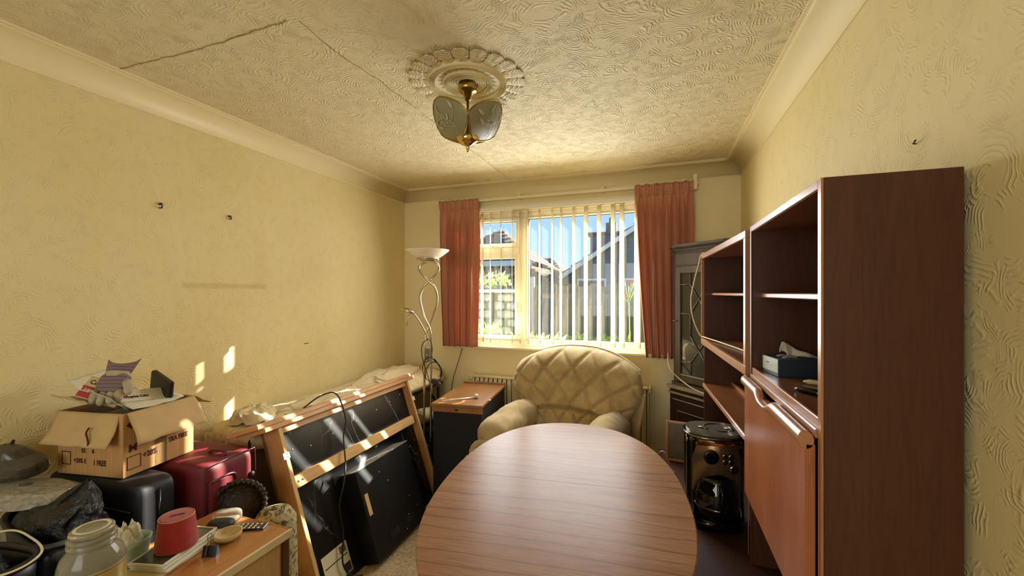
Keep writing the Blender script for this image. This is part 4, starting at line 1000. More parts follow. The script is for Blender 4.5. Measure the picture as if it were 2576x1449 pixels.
MB().lathe([(0, -.13), (.05, -.125), (.062, -.1), (.062, .1), (.05, .125), (0, .13)], 20, M=Matrix.Translation((0, 0, .20))@Matrix.Rotation(R(80), 4, 'X')).build('roll', m_cream, roll)
MB().tube([(.062*math.cos(a)*.8, -.128, .2+.062*math.sin(a)*.8) for a in [k*.4 for k in range(14)]], .004, 5).build('rolled_edge', m_linen, roll)
cr = thing('storage_crate', 'dark plastic crate under the folding bed carrying the rolled towel', 'crate', (-1.80, 2.98, 0))
b = MB(); b.box(-.12, .12, -.16, .16, 0, .36, .02); b.build('crate_body', m_fire, cr); MB().box(-.13, .13, -.17, .17, .35, .375, .01).build('crate_rim', m_fire, cr)
# ---------------------------------------------------------------- things on the right
m_chrome = mat('smoked_chrome', '8a8378', .12, 1); m_bronze = mat('bronze_gloss', '8a6c4e', .24, .75); m_gblk = mat('gloss_black', '0b0a0a', .12); m_smoke = NT('smoked_lid'); m_smoke.base(lin('6f6a5c')); m_smoke.set(Roughness=.12, Transmission_Weight=.3); m_smoke = m_smoke.m
cm = thing('coffee_maker', 'black and bronze filter coffee maker with glass jug beside the dining table', 'coffee maker', (.243, 2.01, .45), R(6))
def oval(w, d, n=40, e=2.6, y0=0):
    return [(w*math.copysign(abs(math.cos(t))**(2/e), math.cos(t)), y0+d*math.copysign(abs(math.sin(t))**(2/e), math.sin(t))) for t in [2*math.pi*k/n for k in range(n)]]
MB().prism(oval(.118, .105), 0, .045, smooth=True).build('base', m_gblk, cm)
MB().lathe([(0, .046), (.075, .046), (.075, .050), (0, .051)], 28, M=Matrix.Translation((0, -.03, 0))).build('hot_plate', m_chrome, cm)
b = MB(); b.box(-.105, .105, .045, .102, .04, .39, .02); b.build('tower', m_gblk, cm)
def cmshell(u, v):
    # front fascia curving forward, arched at the bottom over the jug
    s_ = u*2-1; x = s_*.098; arch = .150+.085*(1-abs(s_)**2.2) if abs(s_) < .97 else .10
    zlo = .10+(arch-.10)*(1-abs(s_)**10); z = zlo+(.385-zlo)*v
    return Vector((x, -.088+.05*s_*s_-.012*math.sin(math.pi*v), z)), Vector((0, 1, 0))
MB().solid(cmshell, 40, 14, .012).build('fascia', m_bronze, cm)
for s_ in (-1, 1):
    def wing(u, v, s_=s_):
        z = .04+.345*v; y = .07-.145*u*(1-.25*math.sin(math.pi*v)*u); bx = .112-.012*u*u
        return Vector((s_*bx, y, z)), Vector((-s_, 0, 0))
    MB().solid(wing, 12, 16, .012).build('side_wing', m_gblk, cm)
    MB().tube([(s_*.113, -.02+.01*math.sin(3*k/10), .05+.33*k/10) for k in range(11)], .005, 8).build('chrome_strip', m_chrome, cm)
MB().prism(oval(.124, .108, y0=.005), .385, .395, smooth=True).build('rim', m_chrome, cm)
lid = MB().prism(oval(.112, .096, y0=.005), .395, .408, smooth=True).build('lid', m_smoke, cm)
MB().lathe([(.052, 0), (.055, .003), (.058, 0)], 30, M=Matrix.Translation((.02, .01, .408))).build('lid_ring', m_chrome, lid)
for x in (-.045, .06): MB().tube([(x-.016, .0, .409), (x, -.012, .414), (x+.016, -.024, .409)], .004, 6).build('lid_clip', m_chrome, lid)
MB().box(-.018, .018, -.104, -.09, .378, .392, .002).build('lid_catch', m_gblk, cm)
MB().box(-.092, .092, -.103, -.095, .362, .376, .002).build('gold_strip', m_brass2, cm)
bM = frame((0, 0, 0), (1, 0, 0), (0, 0, 1))
MB().lathe([(.024, 0), (.030, .002), (.030, .006), (.022, .008), (0, .006)], 28, M=Matrix.Translation((-.032, -.098, .315))@bM).build('clock_display', m_gblk, cm)
for (x, z, r_) in ((.022, .32, .0095), (.045, .32, .0095), (.022, .297, .0095), (.045, .297, .0095), (.056, .268, .016)):
    MB().lathe([(r_, 0), (r_+.002, .002), (r_, .005), (r_*.5, .004), (0, .0045)], 18, M=Matrix.Translation((x, -.096, z))@bM).build('button', m_chrome, cm)
jg = NT('dark_jug_glass'); jg.base(lin('15110e')); jg.set(Roughness=.05, Specular_IOR_Level=.6, Transmission_Weight=.0); m_jug = jg.m
jug = MB().lathe([(0, .052), (.072, .053), (.088, .075), (.093, .11), (.091, .15), (.080, .185), (.070, .205), (.070, .215), (0, .217)], 36, M=Matrix.Translation((0, -.045, 0))).build('jug', m_jug, cm)
MB().lathe([(.092, .098), (.0945, .10), (.0945, .106), (.092, .108)], 36, M=Matrix.Translation((0, -.045, 0))).build('jug_band', m_chrome, jug)
MB().tube(smooth_path([(0, -.105, .20), (0, -.145, .19), (0, -.15, .14), (0, -.13, .09)], 6), .008, 8).build('jug_handle', m_gblk, jug)
# leaning glass tray with wood rim
tr_ = thing('glass_tray', 'dusty glass tray with orange wood rim propped up behind the coffee maker', 'tray', (.20, 2.62, .45), rot=(R(-8), 0, R(-6)))
m_dglass = mat('dusty_dark_glass', '6a6258', .2, var=.2, vscale=15)
MB().box(-.13, .13, -.003, .003, .012, .222).build('glass', m_dglass, tr_)
for a in ((-.145, -.128, 0, .235), (.128, .145, 0, .235), (-.128, .128, 0, .014), (-.128, .128, .220, .235)): MB().box(a[0], a[1], -.010, .010, a[2], a[3], .003).build('rim', m_beech, tr_)
m_pink = mat('pink_flex', 'c99a86', .5)
tag(MB().tube(smooth_path([(.02, 2.50, .535), (.035, 2.47, .56), (.055, 2.46, .55), (.07, 2.46, .51), (.085, 2.46, .47), (.10, 2.45, .456)], 8), .0045, 8).build('flex_loop', m_pink), 'pale pink flex curling beside the glass tray on the sideboard', 'cable')
# tissue box, pens and glasses case on the bureau shelf
DZ = 1.178
m_navy = mat('navy_card', '2b3440', .5); m_silver = mat('silver_card', 'a8aaa4', .35, .3)
tb_ = thing('tissue_box', 'dark blue tissue box with a tissue pulled out, on the bureau shelf', 'tissue box', (.385, 1.578, DZ), R(10))
MB().box(.001, .165, 0, .115, 0, .060, .002).build('carton', m_navy, tb_); MB().box(-.0005, .0012, .001, .114, .014, .059).build('silver_end', m_silver, tb_)
for y in (.035, .075): MB().tube([(.03, y, .061), (.05, y+.008, .064), (.075, y, .062)], .004, 6).build('pulled_film', m_silver, tb_)
m_tissue = mat('tissue_paper', 'ddd2b8', .95)
def tis(u, v):
    return Vector((.055+.10*u*(1-.2*v)-.02*v, .055+.02*math.sin(3*u+v), .058+.055*math.sin(math.pi*min(1, v*.9))*(1-.85*u)**1+.006*math.sin(9*u)*v)), Vector((0, 1, 0))
MB().solid(tis, 16, 10, .0015).build('tissue', m_tissue, tb_)
text('~', .03, m_navy, tb_, frame((-.0012, .085, .032), (0, -1, 0), (0, 0, 1)))
def pen(name, label, p, q, r_, m, m2):
    p = Vector(p); q = Vector(q); L = (q-p).length; o = thing(name, label, 'pen', p); d = (q-p)
    MB().tube([(0, 0, 0), d*.06, d*.12, d*.62], [r_*.25, r_*.6, r_, r_], 10).build('barrel', m, o); MB().tube([d*.62, d*.97, d], [r_*1.05, r_*1.05, r_*.6], 10).build('cap', m2, o)
m_ivory = mat('ivory_plastic', 'dccfac', .35)
pen('ivory_pen', 'thick ivory pen behind the black pen on the bureau shelf', (.432, 1.495, DZ+.008), (.54, 1.44, DZ+.008), .008, m_ivory, m_ivory)
pen('black_pen', 'black pen with cream end nearest the shelf edge in the bureau', (.376, 1.372, DZ+.009), (.47, 1.262, DZ+.009), .009, m_gblk, m_ivory)
gc = thing('glasses_case', 'dark rounded glasses case behind the tissue box on the bureau shelf', 'case', (.535, 1.40, DZ))
MB().tube([(0, -.08, .03), (0, -.072, .03), (0, .072, .03), (0, .08, .03)], [.012, .026, .026, .012], 14).build('shell', m_rubber, gc); MB().tube([(-.027, -.07, .03), (-.027, .07, .03)], .002, 6).build('hinge_line', m_gblk, gc)
# aerial cable over the end of the shelf unit
m_coax = mat('beige_coax', 'c8b48a', .5)
tag(MB().tube(smooth_path([(.40, 2.70, 1.706), (.31, 2.76, 1.707), (.272, 2.79, 1.702), (.258, 2.83, 1.64), (.235, 2.85, 1.54), (.215, 2.85, 1.42), (.225, 2.84, 1.30), (.262, 2.81, 1.20), (.29, 2.76, 1.186), (.34, 2.6, 1.180), (.40, 2.3, 1.178), (.43, 2.05, 1.178)], 8), .0045, 8).build('aerial_cable', m_coax), 'beige aerial cable drooping over the far end of the shelf unit', 'cable')
tag(MB().tube(smooth_path([(.085, 3.20, 1.02), (.086, 3.15, .96), (.105, 3.10, .91), (.16, 3.06, .86), (.23, 2.98, .822), (.30, 2.92, .802)], 8), .0045, 8).build('corner_cable', m_coax), 'beige cable curving from behind the right curtain across the corner cabinet foot', 'cable')
orn = thing('shell_ornament', 'small pale shell ornament inside the far shelf unit', 'ornament', (.42, 1.86, 1.173))
MB().lathe([(0, 0), (.02, .002), (.03, .03), (.018, .055), (0, .06)], 14).build('shell', m_ivory, orn); MB().tube([(0, -.031, .02), (.004, -.027, .045)], .003, 5).build('rib', m_coax, orn)
# wall fixings
m_dkmetal = mat('dark_metal', '3a3128', .4, .7)
def screwhook(name, label, p, d, up=.012):
    o = thing(name, label, 'screw', p); d = Vector(d)
    b = MB(); b.tube([(0, 0, up), d*.012+Vector((0, 0, up))], .006, 10); b.build('plug', m_dkmetal, o)
    MB().tube([(0, 0, -.004), d*.014+Vector((0, 0, -.006)), d*.018+Vector((0, 0, 0)), d*.016+Vector((0, 0, .006))], .003, 8).build('hook', m_dkmetal, o)
screwhook('wall_screw', 'larger screw hook on the left wall above the cardboard box', (XL, 1.300, 1.878), (1, 0, 0), .014)
screwhook('wall_screw', 'smaller screw hook on the left wall nearer the window', (XL, 1.641, 1.882), (1, 0, 0), .010)
tag(MB().tube([(XR, 1.235, 1.815), (XR-.008, 1.232, 1.815), (XR-.010, 1.222, 1.815), (XR-.010, 1.216, 1.819)], .0016, 6).build('wall_nail', m_dkmetal), 'bent nail in the right wall above the bureau', 'nail')
tag(MB().box(XL, XL+.002, 2.16, 2.20, 1.11, 1.115).build('wall_strip', m_dkmetal), 'short dark strip stuck on the left wall above the folding bed', 'strip')
# ---------------------------------------------------------------- chest in the left foreground and what stands on it
m_chtop = wood('chest_polished_top', '9a5f30', 'b4783e', 'y', .22, .3, .6); m_chfr = wood('chest_pale_front', 'b08a54', 'c09c64', 'z', .45, 0, .6); m_chedge = mat('worn_edge', 'cdb68a', .6, var=.1)
chs = thing('chest', 'wooden chest with polished top in the left foreground', 'chest', (0, 0, 0))
CZ = .62
MB().box(-1.60, -1.231, .30, 1.105, .598, CZ, .002).build('top', m_chtop, chs); MB().box(-1.231, -1.222, .30, 1.110, .592, CZ+.001, .002).build('front_edge', m_chedge, chs)
MB().box(-1.60, -1.231, 1.105, 1.112, .596, CZ, .002).build('end_edge', m_chtop, chs)
MB().box(-1.595, -1.236, .31, 1.10, .05, .598).build('carcass', m_chfr, chs); MB().box(-1.236, -1.226, 1.078, 1.102, .05, .592, .001).build('corner_post', m_teakz, chs)
for i in range(3): 
    d = MB().box(-1.236, -1.230, .32, 1.07, .06+i*.18, .232+i*.18, .002).build('drawer', m_chfr, chs); MB().tube([(-1.225, .62, .15+i*.18), (-1.215, .66, .15+i*.18), (-1.215, .74, .15+i*.18), (-1.225, .78, .15+i*.18)], .005, 6).build('handle', m_brass, d)
for y in (.36, 1.04):
    for x in (-1.56, -1.27): MB().cyl((x, y, 0), (x, y, .05), .02, 10).build('foot', m_teakz, chs)
# stacked cards and frame under the fez
m_white = mat('white_card', 'ded8c4', .6); m_mirror = mat('dark_print', '55534c', .15); m_paper = mat('cream_envelope', 'cbb98a', .8)
def slab(name, label, cat, loc, rz, w, l, h, m, parts=()):
    o = thing(name, label, cat, loc, rz); MB().box(0, w, 0, l, 0, h, .001).build('board', m, o)
    for nm, a, mm in parts: MB().box(*a).build(nm, mm, o)
    return o
rz = R(14)
slab('envelope', 'long cream envelope at the bottom of the stack under the fez', 'envelope', (-1.500, .735, CZ), R(10), .135, .26, .004, m_paper, (('flap', (.003, .132, .002, .06, .004, .0046), m_paper),))
slab('greeting_card', 'white folded card in the stack under the fez', 'card', (-1.492, .775, CZ+.005), rz, .125, .22, .006, m_white, (('fold', (.0, .003, .0, .22, .006, .0075), m_white),))
slab('photo_booklet', 'slim white booklet in the stack under the fez', 'booklet', (-1.495, .772, CZ+.013), rz, .118, .21, .006, m_white, (('cover_band', (.006, .112, .006, .204, .006, .0066), m_paper),))
pf = thing('picture_frame', 'white-rimmed dark picture frame lying flat directly under the fez', 'picture frame', (-1.497, .770, CZ+.020), rz)
MB().box(.006, .110, .006, .198, 0, .005).build('picture', m_mirror, pf)
for a in ((0, .116, 0, .007), (0, .116, .197, .204), (0, .007, .007, .197), (.109, .116, .007, .197)): MB().box(a[0], a[1], a[2], a[3], 0, .008, .0015).build('rim', m_white, pf)
m_felt = mat('red_felt', 'a32a26', .95, bump=.4, bscale=300, bdist=.002, var=.12, vscale=40, Sheen_Weight=.3)
fz = thing('fez', 'small red felt fez standing on the stack of cards', 'hat', (-1.452, .878, CZ+.029))
MB().lathe([(0, 0), (.056, 0), (.057, .003), (.0475, .092), (.045, .096), (.040, .0965), (0, .0965)], 40).build('crown', m_felt, fz)
MB().lathe([(.0465, .094), (.0478, .0945), (.0462, .0975), (.0448, .0965)], 40).build('top_seam', m_tan, fz)
MB().tube(smooth_path([(-.012, -.012, .0975), (.0, .0, .099), (.006, .012, .098), (.016, .014, .0985)], 6), .002, 6).build('tassel_stub', m_sw, fz)
cl = thing('binder_clip', 'black binder clip with wire arms standing on the chest beside the dish', 'clip', (-1.345, .912, CZ), R(25))
MB().prism([(-.012, 0), (.012, 0), (.002, .030), (-.002, .030)], -.021, .021, M=frame((0, 0, 0), (0, 1, 0), (0, 0, 1))).build('spring', m_gblk, cl)
for s_ in (-1, 1): MB().tube(smooth_path([(-.008, s_*.016, .004), (-.006*1, s_*.010, .03), (-.004, s_*.006, .05), (-.004, s_*.011, .062), (-.004, 0, .07)], 5), .0012, 5).build('wire_arm', m_chrome, cl)
dsh = thing('wooden_dish', 'shallow round pale wooden dish on the chest', 'dish', (-1.378, .992, CZ)); m_dish = wood('pale_lime_wood', 'c2a468', 'd2b67c', 'x', .5, 0, .4)
MB().lathe([(0, 0), (.030, 0), (.040, .012), (.041, .021), (.037, .022), (.033, .010), (.0, .008)], 36).build('bowl', m_dish, dsh); MB().lathe([(.0395, .0205), (.0415, .021), (.0415, .0235), (.0365, .0235), (.036, .021)], 36).build('lip', m_dish, dsh)
rm = thing('remote_control', 'small black card remote with white round buttons on the chest corner', 'remote', (-1.362, 1.066, CZ), R(24))
MB().box(-.048, .048, -.020, .020, 0, .007, .002).build('case', m_gblk, rm)
bme = MB().lathe([(0, .0085), (.0042, .008), (.0045, .007)], 12).mesh('button')
for i in range(5):
    for j in range(3):
        if (i, j) in ((0, 0), (4, 1)): continue
        link('button', bme, m_white, rm, (-.036+i*.016, -.012+j*.012, 0))
dv = thing('black_pouch', 'rounded black pouch lying beside the remote on the chest', 'pouch', (-1.452, 1.018, CZ), R(28))
MB().grid(cush(0, 0, .019, .042, .024, .019, p=.6, wob=.0), 28, 14, wrapu=True).build('body', m_rubber, dv); MB().tube([(.042*math.cos(a), .024*math.sin(a), .023) for a in [2*math.pi*k/28 for k in range(28)]], .0016, 5, closed=True).build('zip', m_gblk, dv)
clg = NT('clear_plastic'); clg.base(lin('e8e4d8')); clg.set(Roughness=.1, Transmission_Weight=.85, IOR=1.2); m_clear = clg.m
bp = thing('clear_blister_pack', 'clear plastic blister pack behind the black pouch', 'packaging', (-1.485, 1.062, CZ), R(28))
MB().grid(cush(0, 0, .022, .046, .024, .022, p=.5, wob=.02), 28, 14, wrapu=True).build('dome', m_clear, bp); MB().cbox((0, 0, .012), (.07, .03, .014), .005).build('insert', m_white, bp)
# mint tub with crumpled tissue
m_mint = mat('mint_plastic', 'a9c8b4', .35)
mt = thing('mint_tub', 'mint green plastic tub stuffed with crumpled film behind the glass jar', 'tub', (-1.553, .800, CZ), R(15))
def tubw(u, v):
    t = 2*math.pi*u; r_ = .040+.012*v; e = 3.2; c_, s_ = math.cos(t), math.sin(t); k = (abs(c_)**e+abs(s_)**e)**(-1/e)
    return Vector((r_*k*c_, r_*k*s_, .072*v)), Vector((-c_, -s_, 0))
MB().solid(tubw, 48, 6, .002).build('wall', m_mint, mt); MB().cbox((0, 0, .003), (.07, .07, .006), .002).build('bottom', m_mint, mt)
m_film = NT('crumpled_film'); m_film.base(lin('d8cda8')); m_film.set(Roughness=.25, Transmission_Weight=.25); m_film.bump(m_film.noise(m_film.coord(), 40, 4).outputs[0], .8, .01); m_film = m_film.m
o = bundle('crumpled_film', 'crumpled clear film rising out of the mint tub', (-1.553, .800, CZ+.05), .036, .036, .062, 21, m=m_film, cat='packaging')
# glass jar with gold label
gj = NT('jar_glass'); gj.base(lin('dcd8c0')); gj.set(Roughness=.03, Transmission_Weight=.8, IOR=1.3, Specular_IOR_Level=.6); m_jar = gj.m
m_gold = mat('gold_label', 'b39a58', .35, .25, var=.1, vscale=30)
jr = thing('glass_jar', 'clear glass jar with gold barcode label in the left foreground', 'jar', (-1.405, .648, CZ))
MB().lathe([(0, .0), (.055, .0), (.064, .008), (.066, .02), (.066, .135), (.060, .155), (.047, .172), (.045, .178), (.049, .181), (.049, .188), (.046, .190), (.046, .194), (.049, .196), (.049, .202), (.046, .204), (.044, .206), (.042, .206), (.042, .18), (.055, .155), (.061, .135), (.061, .012), (0, .008)], 48).build('body', m_jar, jr)
lid_ = MB().lathe([(0, .207), (.043, .207), (.045, .209), (.044, .219), (.040, .222), (0, .222)], 40).build('glass_lid', m_jar, jr); MB().lathe([(.030, .2222), (.031, .2228), (.036, .2228), (.037, .2222)], 40).build('lid_ring', m_clear_rim, lid_)
lb_ = MB().lathe([(.0664, .03), (.0668, .031), (.0668, .127), (.0664, .128)], 60).build('label', m_gold, jr)
for z in (.121, .036): MB().lathe([(.0669, z), (.0671, z), (.0671, z+.0025), (.0669, z+.0025)], 60).build('label_rule', m_sw, lb_)
jb = MB(); a0 = -.78
def onjar(a, z, r_=.0672): return (r_*math.cos(a), r_*math.sin(a), z)
MB().grid(lambda u, v: onjar(a0-.03+.42*u, .068+.042*v, .0671), 14, 2).build('barcode_ground', m_white, lb_)
for k in range(17):
    a = a0+k*.021; ww = .012 if k % 3 else .006
    jb.grid(lambda u, v, a=a, ww=ww: onjar(a+ww*u, .072+.034*v, .0674), 1, 1)
jb.build('barcode', m_ink, lb_)['kind'] = 'stuff'
for k in range(6):
    MB().grid(lambda u, v, k=k: onjar(a0-.75+(.5-.05*(k % 3))*u, .108-k*.011+.004*v, .0673), 10, 1).build('print_line', m_sw, lb_)
# ---------------------------------------------------------------- trunk under the pile, suitcases
tk = thing('dark_trunk', 'black trunk against the left wall underneath the suitcases and tubs', 'trunk', (0, 0, 0)); TZ = .48
MB().box(-2.25, -1.625, .40, 1.44, .0, .44, .01).build('body', m_blk, tk); MB().box(-2.255, -1.62, .395, 1.445, .44, TZ, .008).build('lid', m_blk, tk)
for y in (.6, 1.2): MB().box(-1.62, -1.614, y-.03, y+.03, .40, .47, .003).build('latch', m_dkmetal, tk)
m_maroon = mat('maroon_nylon', '6a1420', .6, bump=.25, bscale=500, bdist=.001, var=.1); m_piping = mat('maroon_piping', '561220', .5); m_bnyl = mat('black_nylon', '15151a', .55, bump=.25, bscale=400, bdist=.001)
def rbox(x0, x1, y0, y1, z0, z1, r_=.04, n=6):
    """box with rounded vertical and horizontal edges: superellipsoid-like soft case"""
    cx, cy, cz = (x0+x1)/2, (y0+y1)/2, (z0+z1)/2; ax, ay, az = (x1-x0)/2, (y1-y0)/2, (z1-z0)/2
    b = MB()
    def fn(u, v):
        t = 2*math.pi*u; f_ = math.pi*(v-.5); e = .22
        sg = lambda q, e: math.copysign(abs(q)**e, q)
        return (cx+ax*sg(math.cos(f_), e)*sg(math.cos(t), e), cy+ay*sg(math.cos(f_), e)*sg(math.sin(t), e), cz+az*sg(math.sin(f_), e))
    b.grid(fn, 64, 40, wrapu=True); return b
su = thing('maroon_suitcase', 'maroon soft suitcase with front pocket next to the cardboard box', 'suitcase', (-1.945, 1.205, TZ), R(97))
rbox(-.125, .125, -.25, .25, 0, .295).build('shell', m_maroon, su)
pth = [(x, -.252, z) for x, z in [(-.118, .03), (-.118, .26), (-.09, .283), (.09, .283), (.118, .255), (.118, .03)]]
MB().tube(smooth_path(pth, 5), .0025, 6).build('piping', m_piping, su)
pk = MB().box(-.108, .012, -.264, -.245, .02, .225, .012).build('front_pocket', m_maroon, su)
MB().tube(smooth_path([(-.105, -.267, .222), (-.02, -.267, .226), (.009, -.267, .19), (.012, -.267, .02)], 6), .0045, 6).build('zip', m_piping, pk)
MB().tube([(.011, -.271, .155), (.014, -.275, .135), (.018, -.275, .11)], .0045, 6).build('zip_pull', m_brass2, pk)
for x, z in ((.05, .10), (.10, .17)): MB().lathe([(0, 0), (.012, 0), (.014, .004), (.009, .010), (0, .011)], 14, M=frame((x, -.250, z), (1, 0, 0), (0, 0, 1))).build('stud', m_bnyl, su)
MB().tube(smooth_path([(.0, -.225, .292), (.0, -.21, .306), (.0, -.15, .306), (.0, -.135, .292)], 5), .007, 6).build('carry_handle', m_piping, su)
MB().tube([(.126, -.20, .23), (.140, -.20, .222), (.140, -.20, .205), (.126, -.20, .20)], .003, 6).build('strap_ring', m_dkmetal, su)
bs = thing('black_suitcase', 'black soft suitcase lying under the cardboard box', 'suitcase', (-1.975, .967, TZ), R(94))
rbox(-.068, .068, -.25, .25, 0, .295).build('shell', m_bnyl, bs); MB().tube([(.0, -.253, .04), (.0, -.253, .26)], .004, 6).build('zip', m_gblk, bs); MB().tube([(-.070, -.22, .2), (-.070, .22, .2)], .004, 6).build('side_zip', m_gblk, bs)
# ---------------------------------------------------------------- cardboard box
kc = NT('kraft_cardboard'); kn = kc.noise(kc.coord(scale=(90, 90, 3)), 1, 2); kc.base(kc.ramp(kn.outputs[0], [(.3, lin('b3854c')), (.7, lin('c39660'))])); kc.set(Roughness=.85); m_card = kc.m
m_cardin = mat('cardboard_inner', 'c2a470', .9, var=.06, vscale=20); m_print = mat('brown_print', '4a2412', .8)
m_tape = mat('clear_tape', 'a8895a', .25)
bx0 = Vector((-1.845, .938, TZ+.298)); ex = Vector((-.170, .985, 0)).normalized(); ey = Vector((-.985, -.170, 0)).normalized(); LX, LY, BH = .275, .300, .235
cbx = thing('cardboard_box', 'open cardboard carton with drooping flaps full of papers on the suitcases', 'box', bx0, math.atan2(ex.y, ex.x))
# local x = ex (towards window), local y = ey (towards wall) ; right face is y=0, left face (towards camera) is x=0
T = .005
MB().box(0, LX, 0, T, 0, BH).build('side', m_card, cbx); MB().box(0, LX, LY-T, LY, 0, BH).build('side', m_card, cbx)
MB().box(0, T, T, LY-T, 0, BH).build('end', m_card, cbx); MB().box(LX-T, LX, T, LY-T, 0, BH).build('end', m_card, cbx); MB().box(T, LX-T, T, LY-T, 0, T).build('bottom', m_card, cbx)
def flap(name, o, d, out, w, h, ang, tear=0, seed=0, taper=.0):
    """flap hinged on a top edge: o start, d along the edge, out = outward normal ; ang from straight up, folding outwards"""
    o, d, out = Vector(o), Vector(d), Vector(out); a = R(ang); dn = out*math.sin(a)+Vector((0, 0, math.cos(a))); nn = dn.cross(d).normalized()
    def fn(u, v):
        uu = u*(1+2*taper*v)-taper*v
        return o+d*(w*uu)+dn*h*v*(1+.03*fbm(u*4, seed, 0))+nn*(.012*math.sin(math.pi*v)*fbm(u*2, v, seed)+.006*math.sin(math.pi*v)), nn
    return MB().solid(fn, 20, 8, .004).build(name, m_cardin, cbx)
flap('flap', (.012, 0, BH), (1, 0, 0), (0, -1, 0), LX-.012, .125, 152, seed=1, taper=.03)
flap('flap', (0, .02, BH), (0, 1, 0), (-1, 0, 0), LY-.02, .12, 155, seed=4, taper=.04)
flap('flap', (LX, 0, BH), (0, 1, 0), (1, 0, 0), LY, .10, 120, seed=6)
tr2 = MB().tube(smooth_path([(-.030, .11, BH-.045), (-.034, .118, BH-.062), (-.037, .110, BH-.075), (-.042, .098, BH-.09), (-.045, .094, BH-.108)], 4), .003, 5).build('tear', m_print, cbx)
fR = frame((0, -.0008, 0), (1, 0, 0), (0, 0, 1))            # right face
fL = frame((-.0008, LY, 0), (0, -1, 0), (0, 0, 1))          # left face
def pr(s_, x, z, size, fr_, bold=.0012, sx=1.0): text(s_, size, m_print, cbx, fr_@Matrix.Translation((x, z, 0)), 'printed_lettering', bold, sx)
pr('M', .016, .088, .042, fR, .0004); pr('15', .122, .104, .022, fR); pr('6', .190, .106, .022, fR)
pr('+20%', .068, .050, .030, fR, .001, .8); pr('TRA FREE', .166, .074, .027, fR, .0008, .72)
pr('+20% E', .075, .045, .024, fL, .0006, .8); pr('1 FREE', .165, .040, .028, fL, .0008, .75); pr('12', .11, .085, .02, fL); pr('6', .16, .085, .02, fL)
def sq(x, z, w_, h_, fr_):
    b = MB()
    for a in ((x, x+w_, z, z+.003), (x, x+w_, z+h_-.003, z+h_), (x, x+.003, z, z+h_), (x+w_-.003, x+w_, z, z+h_)): b.box(a[0], a[1], a[2], a[3], -.0003, .0004, M=fr_)
    b.build('printed_square', m_print, cbx)
sq(.012, .022, .05, .050, fR); sq(.02, .035, .042, .05, fL)
b = MB(); b.prism([(.010, .19), (.026, .205), (.042, .19), (.026, .175)], -.0003, .0004, M=fR); b.build('printed_diamond', m_print, cbx)
MB().box(.112, .160, .0, .12, -.0006, .0, M=frame((0, 0, 0), (1, 0, 0), (0, 0, 1))).build('tape', m_tape, cbx)
# what sticks out of it
def W(x, y, z): return bx0+ex*x+ey*y+Vector((0, 0, z))
def sheet(name, label, c, dx, dy, w_, h_, m, bend=.0, cat='paper', th=.0015, seed=0):
    dx, dy = Vector(dx).normalized(), Vector(dy).normalized(); nn = dx.cross(dy).normalized(); c = Vector(c)
    def fn(u, v):
        return dx*(u-.5)*w_+dy*(v-.5)*h_+nn*(bend*(4*(u-.5)**2)+.006*fbm(u*3, v*3, seed)), nn
    o = MB().solid(fn, 14, 14, th).build(name, m, None, c); return tag(o, label, cat)
m_sheet = mat('white_paper', 'd9d2ba', .85); m_news = mat('printed_paper', 'b8b09a', .85, var=.2, vscale=60); m_redc = mat('red_card', 'a82a26', .5); m_buff = mat('buff_card', 'c6b083', .8)
m_folder = mat('black_folder', '16140f', .5)
E_, F_, U_ = ex, ey, Vector((0, 0, 1))
fill = thing('paper_stack', 'stack of papers filling the cardboard box up to its rim', 'papers', W(.135, .15, .006))
fill.rotation_euler = (0, 0, math.atan2(ex.y, ex.x))
for i in range(5): MB().box(-.115+.004*i, .112-.003*i, -.125, .122-.004*i, i*.038, i*.038+.037, .002).build('bundle', (m_sheet, m_news, m_buff)[i % 3], fill)
sheet('folded_leaflet', 'folded cream leaflet lying at the back of the cardboard box', W(.20, .20, .235), E_*.9-U_*.1, F_+U_*.25, .16, .20, m_sheet, .012, seed=1)
sheet('curled_booklet', 'curled cream booklet jutting out of the box towards the wall', W(.06, .235, .262), E_, F_+U_*.12, .15, .16, m_buff, .025, 'booklet', .005, 2)
sheet('pointed_paper', 'thin paper corner sticking up highest at the wall side of the box', W(.10, .255, .305), E_*.8+U_*.1, F_*.8+U_*.5, .13, .15, m_sheet, .01, seed=3)
sheet('disc_envelope', 'printed disc envelope slanting down inside the box front', W(.05, .13, .262), E_*.6-U_*.45+F_*.2, F_+U_*.3, .14, .13, m_news, .004, 'envelope', .003, 4)
sheet('glossy_leaflet', 'glossy white leaflet on top of the box near its right flap', W(.15, .075, .246), E_, F_+U_*.28, .20, .11, m_sheet, .008, 'leaflet', .002, 5)
bf = tag(MB().box(-.085, .085, -.012, .012, -.055, .055, .006).build('black_folder', m_folder, None, W(.235, .115, .275), (0, R(-12), math.atan2(ex.y, ex.x)+R(70))), 'black folder standing at the window side of the cardboard box', 'folder')
def inkbox(name, label, c, dx, dy, sz, txt, red, redtxt, flip):
    M = frame(c, dx, dy); o = thing(name, label, 'carton'); o.matrix_world = M
    w_, h_, d_ = sz; MB().box(0, w_, 0, h_, -d_, 0, .001).build('carton', m_buff if flip else m_sheet, o)
    a = red; MB().box(a[0], a[1], a[2], a[3], -.0002, .0008).build('red_panel', m_redc, o)
    text(txt, h_*.26, m_ink, o, Matrix.Translation((w_*.08, h_*.66 if flip else h_*.30, .0004)), bold=.0006)
    Mt = Matrix.Translation((a[1]-.006, a[3]-.008, .0010))@Matrix.Rotation(math.pi, 4, 'Z') if flip else Matrix.Translation((a[0]+.004, a[2]+.006, .0010))
    if redtxt: text(redtxt, h_*.22, m_sheet, o, Mt, bold=.0006)
    return o
